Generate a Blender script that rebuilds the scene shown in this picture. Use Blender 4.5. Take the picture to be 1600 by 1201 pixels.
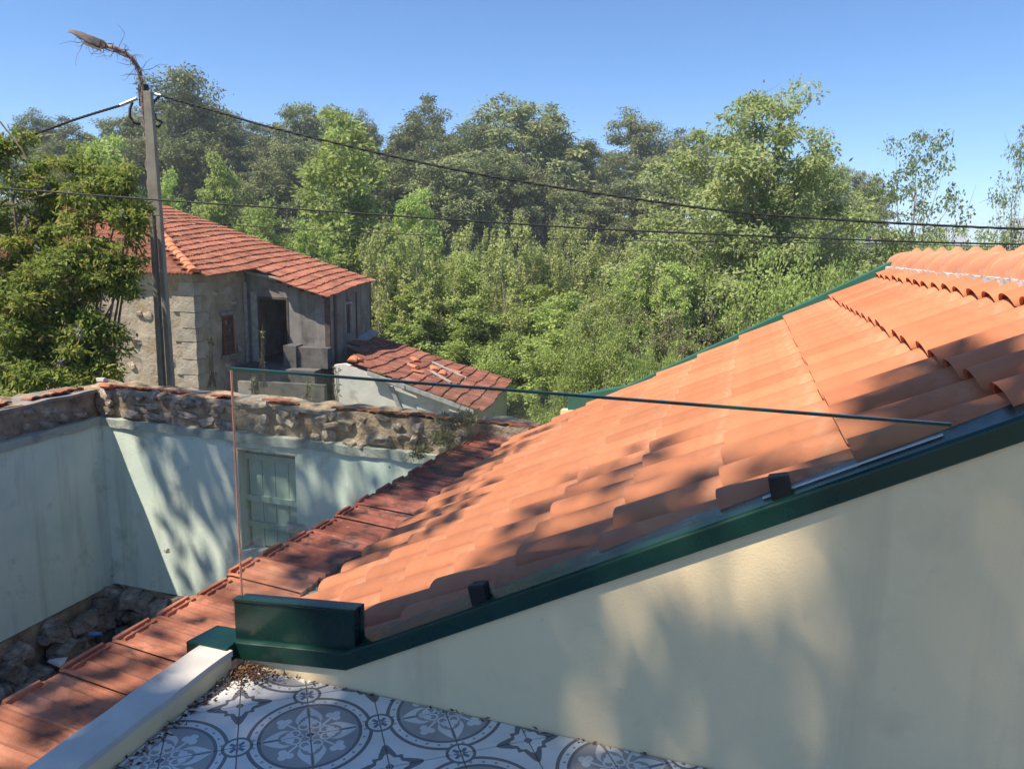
import bpy, bmesh, math, random
import numpy as np
from mathutils import Vector, Matrix, noise as mnoise

for o in list(bpy.data.objects): bpy.data.objects.remove(o)
SC = bpy.context.scene
COL = SC.collection
R = math.radians

# ------------------------------------------------------------------ camera
FPX, PITCH, YAW, ROLL, GRID = 1158.877, 0.1818028, 0.3041342, 0.0219249, -0.6191447
CAM = np.array([0.0, 0.0, 1.5])
fw = np.array([-math.sin(YAW)*math.cos(PITCH), math.cos(YAW)*math.cos(PITCH), -math.sin(PITCH)])
r0 = np.cross(fw, [0, 0, 1]); r0 /= np.linalg.norm(r0); u0 = np.cross(r0, fw)
rt = r0*math.cos(ROLL)+u0*math.sin(ROLL); up = u0*math.cos(ROLL)-r0*math.sin(ROLL)
cd = bpy.data.cameras.new('camera'); cam = bpy.data.objects.new('camera', cd); COL.objects.link(cam)
cam.matrix_world = Matrix(((rt[0], up[0], -fw[0], CAM[0]), (rt[1], up[1], -fw[1], CAM[1]), (rt[2], up[2], -fw[2], CAM[2]), (0, 0, 0, 1)))
cd.sensor_fit = 'HORIZONTAL'; cd.sensor_width = 36; cd.lens = FPX/1600*36; cd.clip_end = 6000; cd.clip_start = 0.05
SC.camera = cam

# ------------------------------------------------------------------ sky, sun, exposure
SUN = Vector((-0.41, -0.47, 1.0)).normalized()
w = bpy.data.worlds.new('World'); SC.world = w; w.use_nodes = True
nt = w.node_tree; nt.nodes.clear()
sky = nt.nodes.new('ShaderNodeTexSky'); sky.sky_type = 'NISHITA'; sky.sun_disc = False
sky.sun_elevation = math.asin(SUN.z); sky.sun_rotation = math.atan2(SUN.x, SUN.y) % (2*math.pi)
sky.altitude = 900; sky.air_density = 0.75; sky.dust_density = 0.1; sky.ozone_density = 3.6
bg = nt.nodes.new('ShaderNodeBackground'); bg.inputs['Strength'].default_value = 0.112
out = nt.nodes.new('ShaderNodeOutputWorld')
hs_ = nt.nodes.new('ShaderNodeHueSaturation'); hs_.inputs['Saturation'].default_value = 1.16
nt.links.new(sky.outputs[0], hs_.inputs['Color']); nt.links.new(hs_.outputs[0], bg.inputs[0]); nt.links.new(bg.outputs[0], out.inputs[0])
sl = bpy.data.lights.new('sun', 'SUN'); sl.energy = 4.4; sl.angle = R(0.55); sl.color = (1.0, 0.90, 0.74)
sun = bpy.data.objects.new('sun', sl); COL.objects.link(sun)
sun.rotation_euler = SUN.to_track_quat('Z', 'Y').to_euler()
SC.view_settings.view_transform = 'Standard'; SC.view_settings.look = 'None'
SC.view_settings.gamma = 1.0; SC.view_settings.use_curve_mapping = False
SC.view_settings.exposure = 0.95
SC.render.resolution_x = 1024; SC.render.resolution_y = 768
SC.render.engine = 'CYCLES'
SC.cycles.max_bounces = 4; SC.cycles.transparent_max_bounces = 10; SC.cycles.volume_bounces = 0

# ------------------------------------------------------------------ helpers
def at(px, py, D):
    """world point seen at a pixel of the 1600 px wide photograph at depth D"""
    return CAM + D*((px-800)/FPX*rt-(py-600.5)/FPX*up+fw)
def tag(o, label=None, cat=None, group=None, kind=None):
    if label: o['label'] = label
    if cat: o['category'] = cat
    if group: o['group'] = group
    if kind: o['kind'] = kind
    return o
def empty(name, loc=(0, 0, 0), rz=0.0, label=None, cat=None, group=None):
    o = bpy.data.objects.new(name, None); COL.objects.link(o)
    o.location = loc; o.rotation_euler = (0, 0, rz); o.empty_display_size = 0.2
    return tag(o, label, cat, group)
def link(name, me, parent=None, loc=(0, 0, 0), rot=(0, 0, 0), scale=(1, 1, 1), mat=None):
    o = bpy.data.objects.new(name, me); COL.objects.link(o)
    o.parent = parent; o.location = loc; o.rotation_euler = rot; o.scale = scale
    if mat and not me.materials: me.materials.append(mat)
    return o

class MB:
    """collects polygons, builds one mesh"""
    def __init__(s): s.v = []; s.f = []; s.m = []
    def add(s, vs, fs, mi=0):
        b = len(s.v); s.v += [tuple(map(float, p)) for p in vs]
        s.f += [tuple(b+i for i in f) for f in fs]; s.m += [mi]*len(fs); return s
    def box(s, x0, x1, y0, y1, z0, z1, mi=0):
        vs = [(x, y, z) for z in (z0, z1) for y in (y0, y1) for x in (x0, x1)]
        return s.add(vs, [(0, 2, 3, 1), (4, 5, 7, 6), (0, 1, 5, 4), (2, 6, 7, 3), (0, 4, 6, 2), (1, 3, 7, 5)], mi)
    def hexa(s, vs, mi=0):       # 8 points: bottom 4 ccw, top 4 ccw
        return s.add(vs, [(3, 2, 1, 0), (4, 5, 6, 7), (0, 1, 5, 4), (1, 2, 6, 5), (2, 3, 7, 6), (3, 0, 4, 7)], mi)
    def prism_y(s, poly, y0, y1, mi=0):   # poly of (x,z), ccw seen from -y
        n = len(poly)
        vs = [(x, y0, z) for x, z in poly]+[(x, y1, z) for x, z in poly]
        return s.add(vs, [tuple(range(n)), tuple(range(2*n-1, n-1, -1))]+[(i, i+n, (i+1) % n+n, (i+1) % n) for i in range(n)], mi)
    def tube(s, pts, rad, n=6, mi=0, cap=True):
        pts = [Vector(p) for p in pts]; k = len(pts)
        rad = rad if hasattr(rad, '__len__') else [rad]*k
        b = len(s.v); ref = Vector((0.31, 0.22, 0.93))
        for i, p in enumerate(pts):
            d = (pts[min(i+1, k-1)]-pts[max(i-1, 0)]); d = d.normalized() if d.length > 0 else Vector((0, 0, 1))
            a = d.cross(ref)
            if a.length < 1e-3: a = d.cross(Vector((1, 0, 0)))
            a.normalize(); c = d.cross(a)
            for j in range(n):
                t = 2*math.pi*j/n
                s.v.append(tuple(p+(a*math.cos(t)+c*math.sin(t))*rad[i]))
        for i in range(k-1):
            for j in range(n):
                s.f.append((b+i*n+j, b+i*n+(j+1) % n, b+(i+1)*n+(j+1) % n, b+(i+1)*n+j)); s.m.append(mi)
        if cap:
            s.f.append(tuple(b+j for j in range(n-1, -1, -1))); s.m.append(mi)
            s.f.append(tuple(b+(k-1)*n+j for j in range(n))); s.m.append(mi)
        return s
    def mesh(s, name, mats=(), smooth=False):
        me = bpy.data.meshes.new(name); me.from_pydata(s.v, [], s.f)
        for m in (mats if isinstance(mats, (list, tuple)) else [mats]): me.materials.append(m)
        me.polygons.foreach_set('material_index', s.m)
        if smooth: me.polygons.foreach_set('use_smooth', [True]*len(s.f))
        me.update(); return me
    def build(s, name, mats, parent=None, loc=(0, 0, 0), rot=(0, 0, 0), smooth=False, bevel=0.0, **kw):
        me = s.mesh(name, mats, smooth)
        if bevel:
            bm = bmesh.new(); bm.from_mesh(me)
            es = [e for e in bm.edges if len(e.link_faces) == 2 and e.calc_face_angle(0) > 0.5]
            bmesh.ops.bevel(bm, geom=es, offset=bevel, segments=2, affect='EDGES', profile=0.6)
            bm.to_mesh(me); bm.free()
        return link(name, me, parent, loc, rot)

# ------------------------------------------------------------------ materials
class Sk:
    """socket with arithmetic, for writing node maths as expressions"""
    def __init__(s, t, o): s.t = t; s.o = o
    def _m(s, op, *a):
        n = s.t.nodes.new('ShaderNodeMath'); n.operation = op
        for i, x in enumerate((s,)+a):
            if isinstance(x, Sk): s.t.links.new(x.o, n.inputs[i])
            else: n.inputs[i].default_value = x
        return Sk(s.t, n.outputs[0])
    def __add__(s, b): return s._m('ADD', b)
    def __sub__(s, b): return s._m('SUBTRACT', b)
    def __mul__(s, b): return s._m('MULTIPLY', b)
    def __truediv__(s, b): return s._m('DIVIDE', b)
    def lt(s, b): return s._m('LESS_THAN', b)
    def gt(s, b): return s._m('GREATER_THAN', b)
    def mn(s, b): return s._m('MINIMUM', b)
    def mx(s, b): return s._m('MAXIMUM', b)
    def abs(s): return s._m('ABSOLUTE')
    def sqrt(s): return s._m('SQRT')
    def cos(s): return s._m('COSINE')
    def fract(s): return s._m('FRACT')
    def atan2(s, b): return s._m('ARCTAN2', b)
    def between(s, a, b): return s.gt(a)*s.lt(b)

def newmat(name):
    m = bpy.data.materials.new(name); m.use_nodes = True
    t = m.node_tree; b = t.nodes['Principled BSDF']
    return m, t, b
def texco(t, coord):
    if coord == 'world':
        return t.nodes.new('ShaderNodeNewGeometry').outputs['Position']
    return t.nodes.new('ShaderNodeTexCoord').outputs['Object']
def noise(t, vec, scale, detail=5, rough=0.55, dist=0.0):
    n = t.nodes.new('ShaderNodeTexNoise'); n.inputs['Scale'].default_value = scale
    n.inputs['Detail'].default_value = detail; n.inputs['Roughness'].default_value = rough
    n.inputs['Distortion'].default_value = dist
    t.links.new(vec, n.inputs['Vector']); return n.outputs['Fac']
def ramp(t, fac, stops):
    n = t.nodes.new('ShaderNodeValToRGB'); e = n.color_ramp.elements
    while len(e) < len(stops): e.new(0.5)
    for q, (p, c) in zip(e, stops): q.position = p; q.color = (c[0], c[1], c[2], 1)
    t.links.new(fac, n.inputs[0]); return n.outputs[0]
def mixc(t, fac, a, b, mode='MIX'):
    n = t.nodes.new('ShaderNodeMix'); n.data_type = 'RGBA'; n.blend_type = mode
    for s, x in ((n.inputs[0], fac), (n.inputs[6], a), (n.inputs[7], b)):
        if hasattr(x, 'is_linked'): t.links.new(x, s)
        elif isinstance(x, (int, float)): s.default_value = x
        else: s.default_value = (x[0], x[1], x[2], 1)
    return n.outputs[2]
def bump(t, b, h, strength, dist=0.02, prev=None):
    n = t.nodes.new('ShaderNodeBump'); n.inputs['Strength'].default_value = strength; n.inputs['Distance'].default_value = dist
    t.links.new(h, n.inputs['Height'])
    if prev: t.links.new(prev, n.inputs['Normal'])
    t.links.new(n.outputs[0], b.inputs['Normal']); return n.outputs[0]
def M(name, stops, scale=4, rough=0.85, bs=0.3, bscale=50, bdist=0.01, rnd=0.0, spec=0.3, coord='Object', metal=0.0,
      spots=None, coat=0.0, detail=6, dist=0.0, streak=None):
    """noise-ramped surface; spots = (colour, scale, low, high) for stains; rnd = brightness spread between objects"""
    m, t, b = newmat(name)
    v = texco(t, coord); n = noise(t, v, scale, detail, 0.6, dist)
    if len(stops) and not isinstance(stops[0], (tuple, list)): stops = [stops]
    if isinstance(stops[0][0], (int, float)):
        k = len(stops); stops = [(0.3+0.4*i/max(1, k-1), c) for i, c in enumerate(stops)]
    c = ramp(t, n, stops)
    for sp in (spots or []):
        n2 = noise(t, v, sp[1], 7, 0.65, 0.3)
        f = ramp(t, n2, [(sp[2], (0, 0, 0)), (sp[3], (1, 1, 1))])
        c = mixc(t, f, c, sp[0])
    if streak:          # rain runs: noise drawn out downwards
        mp = t.nodes.new('ShaderNodeMapping'); mp.inputs['Scale'].default_value = (streak[1], streak[1], streak[1]*0.07); t.links.new(v, mp.inputs['Vector'])
        f = ramp(t, noise(t, mp.outputs[0], 1.0, 5, 0.6), [(streak[2], (0, 0, 0)), (streak[3], (0.75, 0.75, 0.75))]); c = mixc(t, f, c, streak[0])
    if rnd:
        oi = t.nodes.new('ShaderNodeObjectInfo')
        k = Sk(t, oi.outputs['Random'])*(2*rnd)+(1-rnd)
        h = t.nodes.new('ShaderNodeHueSaturation'); t.links.new(c, h.inputs['Color']); t.links.new(k.o, h.inputs['Value'])
        c = h.outputs[0]
    t.links.new(c, b.inputs['Base Color']); b.inputs['Roughness'].default_value = rough
    b.inputs['Specular IOR Level'].default_value = spec; b.inputs['Metallic'].default_value = metal
    b.inputs['Coat Weight'].default_value = coat
    if bs: bump(t, b, noise(t, v, bscale, 6, 0.65), bs, bdist)
    return m
def leafmat(name, cols, trans=0.35, rough=0.55):
    m, t, b = newmat(name)
    a = t.nodes.new('ShaderNodeAttribute'); a.attribute_name = 'tint'
    c = ramp(t, a.outputs['Fac'], [(i/(len(cols)-1), q) for i, q in enumerate(cols)])
    oi = t.nodes.new('ShaderNodeObjectInfo')
    h = t.nodes.new('ShaderNodeHueSaturation'); t.links.new(c, h.inputs['Color'])
    t.links.new((Sk(t, oi.outputs['Random'])*0.26+0.87).o, h.inputs['Value'])
    t.links.new((Sk(t, oi.outputs['Random'])*0.014+0.491).o, h.inputs['Hue'])
    c = h.outputs[0]
    t.links.new(c, b.inputs['Base Color']); b.inputs['Roughness'].default_value = rough; b.inputs['Specular IOR Level'].default_value = 0.25
    tr = t.nodes.new('ShaderNodeBsdfTranslucent'); t.links.new(c, tr.inputs[0])
    mx = t.nodes.new('ShaderNodeMixShader'); mx.inputs[0].default_value = trans
    t.links.new(b.outputs[0], mx.inputs[1]); t.links.new(tr.outputs[0], mx.inputs[2])
    t.links.new(mx.outputs[0], t.nodes['Material Output'].inputs['Surface'])
    return m

MT = {}
MT['tile'] = M('new_clay_tile', [(0.42, 0.145, 0.068), (0.49, 0.178, 0.088), (0.54, 0.205, 0.105)], 3.0, 0.8, 0.3, 110, 0.005, 0.15, 0.25,
               spots=[((0.50, 0.26, 0.165), 5.0, 0.60, 0.80), ((0.34, 0.13, 0.07), 7.0, 0.62, 0.80)])
MT['ridge'] = M('ridge_clay', [(0.50, 0.19, 0.10), (0.58, 0.25, 0.14)], 4.0, 0.8, 0.3, 90, 0.005, 0.05, spots=[((0.55, 0.36, 0.28), 6, 0.55, 0.75)])
MT['mortar'] = M('mortar', [(0.46, 0.41, 0.40), (0.64, 0.58, 0.56)], 14, 0.95, 0.6, 60, 0.02)
MT['oldtile'] = M('old_clay_tile', [(0.20, 0.07, 0.045), (0.36, 0.125, 0.07), (0.46, 0.18, 0.10)], 5, 0.9, 0.5, 60, 0.01, 0.2, 0.2, 'world',
                  spots=[((0.06, 0.045, 0.04), 4.5, 0.54, 0.68), ((0.33, 0.28, 0.24), 17, 0.64, 0.76)])
MT['coptile'] = M('coping_clay_tile', [(0.29, 0.11, 0.065), (0.42, 0.165, 0.098), (0.50, 0.225, 0.14)], 5, 0.9, 0.5, 60, 0.01, 0.16, 0.2, 'world',
                  spots=[((0.09, 0.06, 0.05), 5.5, 0.57, 0.72), ((0.36, 0.29, 0.24), 19, 0.64, 0.78)])
MT['ruintile'] = M('weathered_roof_tile', [(0.20, 0.08, 0.055), (0.32, 0.125, 0.08), (0.43, 0.185, 0.12)], 2.2, 0.9, 0.4, 30, 0.02, 0.12, 0.2,
                   spots=[((0.16, 0.085, 0.06), 1.3, 0.5, 0.75), ((0.10, 0.09, 0.05), 7, 0.64, 0.75)])
MT['coptile_worn'] = M('worn_coping_tile', [(0.17, 0.055, 0.04), (0.29, 0.095, 0.065), (0.38, 0.14, 0.095)], 5, 0.95, 0.6, 50, 0.012, 0.2, 0.15, 'world',
                  spots=[((0.05, 0.035, 0.035), 5.0, 0.50, 0.64), ((0.36, 0.31, 0.28), 15, 0.62, 0.72)])
MT['shedtile'] = M('dull_shed_tile', [(0.13, 0.055, 0.042), (0.23, 0.095, 0.07), (0.34, 0.15, 0.11)], 2.2, 0.95, 0.4, 30, 0.02, 0.12, 0.15, spots=[((0.26, 0.23, 0.2), 3, 0.6, 0.75)])
MT['shadewall'] = M('shade_darkened_concrete', [(0.05, 0.05, 0.05), (0.11, 0.105, 0.10), (0.16, 0.15, 0.14)], 2.5, 0.95, 0.5, 20, 0.02, coord='world')  # concrete with the shade over landing and stairs put into its colour
MT['hiptile'] = M('hip_clay', [(0.50, 0.16, 0.08), (0.58, 0.22, 0.11)], 3, 0.9, 0.3, 40, 0.01, 0.15)
MT['yellow'] = M('yellow_render', [(0.78, 0.61, 0.365), (0.84, 0.67, 0.41)], 1.6, 0.95, 0.35, 140, 0.004, coord='world',
                 spots=[((0.68, 0.53, 0.33), 3.5, 0.55, 0.8), ((0.60, 0.47, 0.30), 23, 0.66, 0.8)], streak=((0.64, 0.50, 0.32), 7, 0.55, 0.8))
MT['white'] = M('weathered_white_paint', [(0.50, 0.45, 0.41), (0.63, 0.58, 0.53)], 5, 0.85, 0.4, 90, 0.004, coord='world',
                spots=[((0.36, 0.33, 0.32), 9, 0.60, 0.8)])
MT['plaster'] = M('pale_green_plaster', [(0.54, 0.64, 0.56), (0.63, 0.71, 0.61), (0.69, 0.75, 0.63)], 1.1, 0.93, 0.35, 25, 0.012, coord='world',
                  spots=[((0.36, 0.40, 0.33), 2.2, 0.55, 0.75), ((0.16, 0.11, 0.09), 6.3, 0.695, 0.72)], streak=((0.36, 0.39, 0.31), 5, 0.52, 0.78))
MT['ledge'] = M('dirty_plaster_ledge', [(0.33, 0.36, 0.31), (0.45, 0.48, 0.40)], 3, 0.95, 0.6, 25, 0.02, coord='world',
                spots=[((0.2, 0.17, 0.15), 4, 0.52, 0.7)])
MT['shutter'] = M('faded_green_wood', [(0.30, 0.41, 0.34), (0.39, 0.50, 0.42)], 6, 0.8, 0.4, 40, 0.005, 0.1, coord='Object', spots=[((0.2, 0.2, 0.17), 9, 0.62, 0.75)])
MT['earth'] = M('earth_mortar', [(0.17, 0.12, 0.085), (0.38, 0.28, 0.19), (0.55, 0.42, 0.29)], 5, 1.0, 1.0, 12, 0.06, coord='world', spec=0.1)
MT['stone'] = M('rubble_stone', [(0.20, 0.155, 0.115), (0.42, 0.34, 0.26), (0.60, 0.52, 0.42)], 4, 0.95, 0.8, 18, 0.03, 0.3, 0.15)
MT['dstone'] = M('foundation_stone', [(0.15, 0.125, 0.105), (0.30, 0.245, 0.20), (0.42, 0.36, 0.30)], 4, 0.95, 0.8, 18, 0.03, 0.3, 0.15)
MT['cement'] = M('old_cement', [(0.17, 0.15, 0.135), (0.30, 0.275, 0.25)], 5, 0.95, 0.5, 30, 0.01, coord='world', spots=[((0.14, 0.12, 0.1), 3.5, 0.55, 0.75)])
MT['concrete'] = M('pole_concrete', [(0.21, 0.19, 0.16), (0.31, 0.285, 0.24)], 4, 0.95, 0.4, 40, 0.01, spots=[((0.12, 0.11, 0.1), 3, 0.55, 0.8)])
MT['stucco'] = M('ruin_stucco', [(0.23, 0.19, 0.14), (0.37, 0.315, 0.235), (0.47, 0.41, 0.32)], 1.4, 0.95, 0.7, 9, 0.05, coord='world',
                 spots=[((0.34, 0.245, 0.14), 1.7, 0.52, 0.68), ((0.13, 0.105, 0.09), 2.6, 0.57, 0.72)])
MT['quoin'] = M('quoin_granite', [(0.30, 0.26, 0.205), (0.45, 0.40, 0.325)], 5, 0.95, 0.8, 20, 0.03, 0.12)
MT['greywall'] = M('grey_render', [(0.18, 0.17, 0.165), (0.30, 0.28, 0.265)], 1.6, 0.95, 0.4, 20, 0.02, coord='world', spots=[((0.10, 0.09, 0.085), 1.3, 0.52, 0.70), ((0.38, 0.35, 0.32), 4.0, 0.64, 0.78)], streak=((0.07, 0.065, 0.06), 4, 0.50, 0.75))
MT['whitewall'] = M('dirty_limewash', [(0.5, 0.48, 0.45), (0.66, 0.64, 0.6)], 2, 0.95, 0.4, 20, 0.02, coord='world', spots=[((0.33, 0.3, 0.28), 1.6, 0.55, 0.72)])
MT['timber'] = M('dark_timber', [(0.06, 0.045, 0.04), (0.12, 0.09, 0.075)], 8, 0.9, 0.4, 40, 0.01)
MT['greytimber'] = M('grey_timber', [(0.25, 0.24, 0.24), (0.42, 0.41, 0.4)], 8, 0.9, 0.4, 40, 0.01)
MT['redframe'] = M('red_brown_paint', [(0.14, 0.045, 0.03), (0.2, 0.07, 0.05)], 8, 0.7, 0.2, 40, 0.01)
MT['black'] = M('black_plastic', [(0.012, 0.012, 0.013), (0.02, 0.02, 0.02)], 9, 0.4, 0.0)
MT['cable'] = M('cable_sheath', [(0.018, 0.017, 0.018), (0.03, 0.03, 0.032)], 9, 0.6, 0.0)
MT['steel'] = M('galvanised_steel', [(0.35, 0.35, 0.36), (0.5, 0.5, 0.5)], 9, 0.45, 0.0, metal=0.8)
MT['rust'] = M('rusty_lamp_metal', [(0.16, 0.07, 0.05), (0.28, 0.16, 0.13), (0.3, 0.28, 0.28)], 9, 0.75, 0.3, 50, 0.01)
MT['lamp'] = M('dull_lamp_casing', [(0.07, 0.065, 0.07), (0.15, 0.12, 0.115), (0.22, 0.13, 0.11)], 7, 0.6, 0.3, 50, 0.01)
MT['bark'] = M('grey_bark', [(0.16, 0.14, 0.115), (0.34, 0.31, 0.265)], 6, 0.95, 0.6, 14, 0.03)
MT['pbark'] = M('pale_eucalyptus_bark', [(0.14, 0.11, 0.09), (0.33, 0.29, 0.25)], 2, 0.9, 0.5, 9, 0.03)
MT['twig'] = M('dry_twig', [(0.12, 0.085, 0.065), (0.24, 0.18, 0.14)], 7, 0.95, 0.0)
MT['soil'] = M('terrain_soil', [(0.09, 0.10, 0.04), (0.17, 0.16, 0.075), (0.26, 0.22, 0.14)], 0.5, 1.0, 0.8, 2.5, 0.2, coord='world', spec=0.05)
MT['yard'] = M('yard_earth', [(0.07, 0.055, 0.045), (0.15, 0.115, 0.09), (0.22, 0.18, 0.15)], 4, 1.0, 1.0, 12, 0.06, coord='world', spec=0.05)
MT['farhill'] = M('far_wooded_hill', [(0.04, 0.06, 0.03), (0.07, 0.09, 0.05)], 0.03, 1.0, 0.6, 0.08, 3.0, coord='world', spec=0.05)
MT['bwhite'] = M('far_white_render', [(0.6, 0.58, 0.55), (0.7, 0.69, 0.67)], 0.1, 0.9, 0.0)
MT['pane'] = M('far_window_glass', [(0.05, 0.06, 0.08), (0.08, 0.09, 0.1)], 1, 0.2, 0.0)
MT['blue'] = M('blue_plastic', [(0.05, 0.16, 0.5), (0.12, 0.26, 0.62)], 20, 0.4, 0.2, 40, 0.01)
MT['wplastic'] = M('white_plastic', [(0.55, 0.57, 0.6), (0.7, 0.7, 0.72)], 20, 0.5, 0.2, 40, 0.01)
MT['grout'] = M('beige_grout', [(0.42, 0.37, 0.31), (0.52, 0.47, 0.4)], 20, 0.95, 0.2, 80, 0.003, coord='world')
MT['litter'] = leafmat('dead_leaf_brown', [(0.05, 0.03, 0.02), (0.14, 0.08, 0.045), (0.2, 0.12, 0.07)], 0.15, 0.8)

def painted_metal(name, c1, c2, rough, coat):
    m, t, b = newmat(name); v = texco(t, 'world')
    t.links.new(ramp(t, noise(t, v, 2.5, 5), [(0.35, c1), (0.65, c2)]), b.inputs['Base Color'])
    rr = ramp(t, noise(t, v, 14, 6), [(0.3, (rough*0.7,)*3), (0.7, (rough*1.4,)*3)])
    t.links.new(rr, b.inputs['Roughness']); b.inputs['Specular IOR Level'].default_value = 0.35
    b.inputs['Coat Weight'].default_value = coat; b.inputs['Coat Roughness'].default_value = 0.12
    bump(t, b, noise(t, v, 3.0, 2), 0.12, 0.03)
    return m
MT['green'] = painted_metal('green_painted_metal', (0.005, 0.028, 0.020), (0.007, 0.038, 0.027), 0.30, 0.15)  # same paint as the far flashing, darkened to stand for dark reflections
MT['green_sunlit'] = painted_metal('sunlit_green_metal', (0.025, 0.11, 0.075), (0.035, 0.135, 0.095), 0.45, 0.0)  # one paint with the near flashing, lightened here for the sunlight on it
MT['dgreen'] = painted_metal('dark_green_painted_metal', (0.004, 0.020, 0.015), (0.006, 0.030, 0.022), 0.25, 0.2)
MT['gutter'] = painted_metal('pale_green_gutter', (0.26, 0.33, 0.24), (0.32, 0.38, 0.28), 0.5, 0.0)

# glass pane: clear sheet that mirrors a little and carries a pale film painted in for the hazy veil; polished green edges
m, t, b = newmat('clear_glass_sheet')
tr = t.nodes.new('ShaderNodeBsdfTransparent'); tr.inputs[0].default_value = (0.95, 0.975, 0.965, 1)
gl = t.nodes.new('ShaderNodeBsdfGlossy'); gl.inputs['Roughness'].default_value = 0.02
fr = t.nodes.new('ShaderNodeFresnel'); fr.inputs['IOR'].default_value = 1.33
mg = t.nodes.new('ShaderNodeMixShader'); t.links.new(fr.outputs[0], mg.inputs[0]); t.links.new(tr.outputs[0], mg.inputs[1]); t.links.new(gl.outputs[0], mg.inputs[2])
df = t.nodes.new('ShaderNodeBsdfDiffuse'); df.inputs[0].default_value = (0.75, 0.72, 0.7, 1)
md = t.nodes.new('ShaderNodeMixShader')
t.links.new(ramp(t, noise(t, texco(t, 'world'), 1.7, 4), [(0.3, (0.008,)*3), (0.75, (0.030,)*3)]), md.inputs[0])
t.links.new(mg.outputs[0], md.inputs[1]); t.links.new(df.outputs[0], md.inputs[2])
t.links.new(md.outputs[0], t.nodes['Material Output'].inputs['Surface']); MT['glass'] = m
m, t, b = newmat('polished_glass_edge')
b.inputs['Base Color'].default_value = (0.012, 0.05, 0.042, 1); b.inputs['Roughness'].default_value = 0.2; b.inputs['Specular IOR Level'].default_value = 0.3
MT['gedge'] = m
m, t, b = newmat('tile_tinted_glass_edge')
b.inputs['Base Color'].default_value = (0.75, 0.5, 0.42, 1); b.inputs['Roughness'].default_value = 0.3  # orange tint stands for the clay tiles refracted in the edge
b.inputs['Transmission Weight'].default_value = 0.75; b.inputs['IOR'].default_value = 1.3
MT['gedge2'] = m

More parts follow.
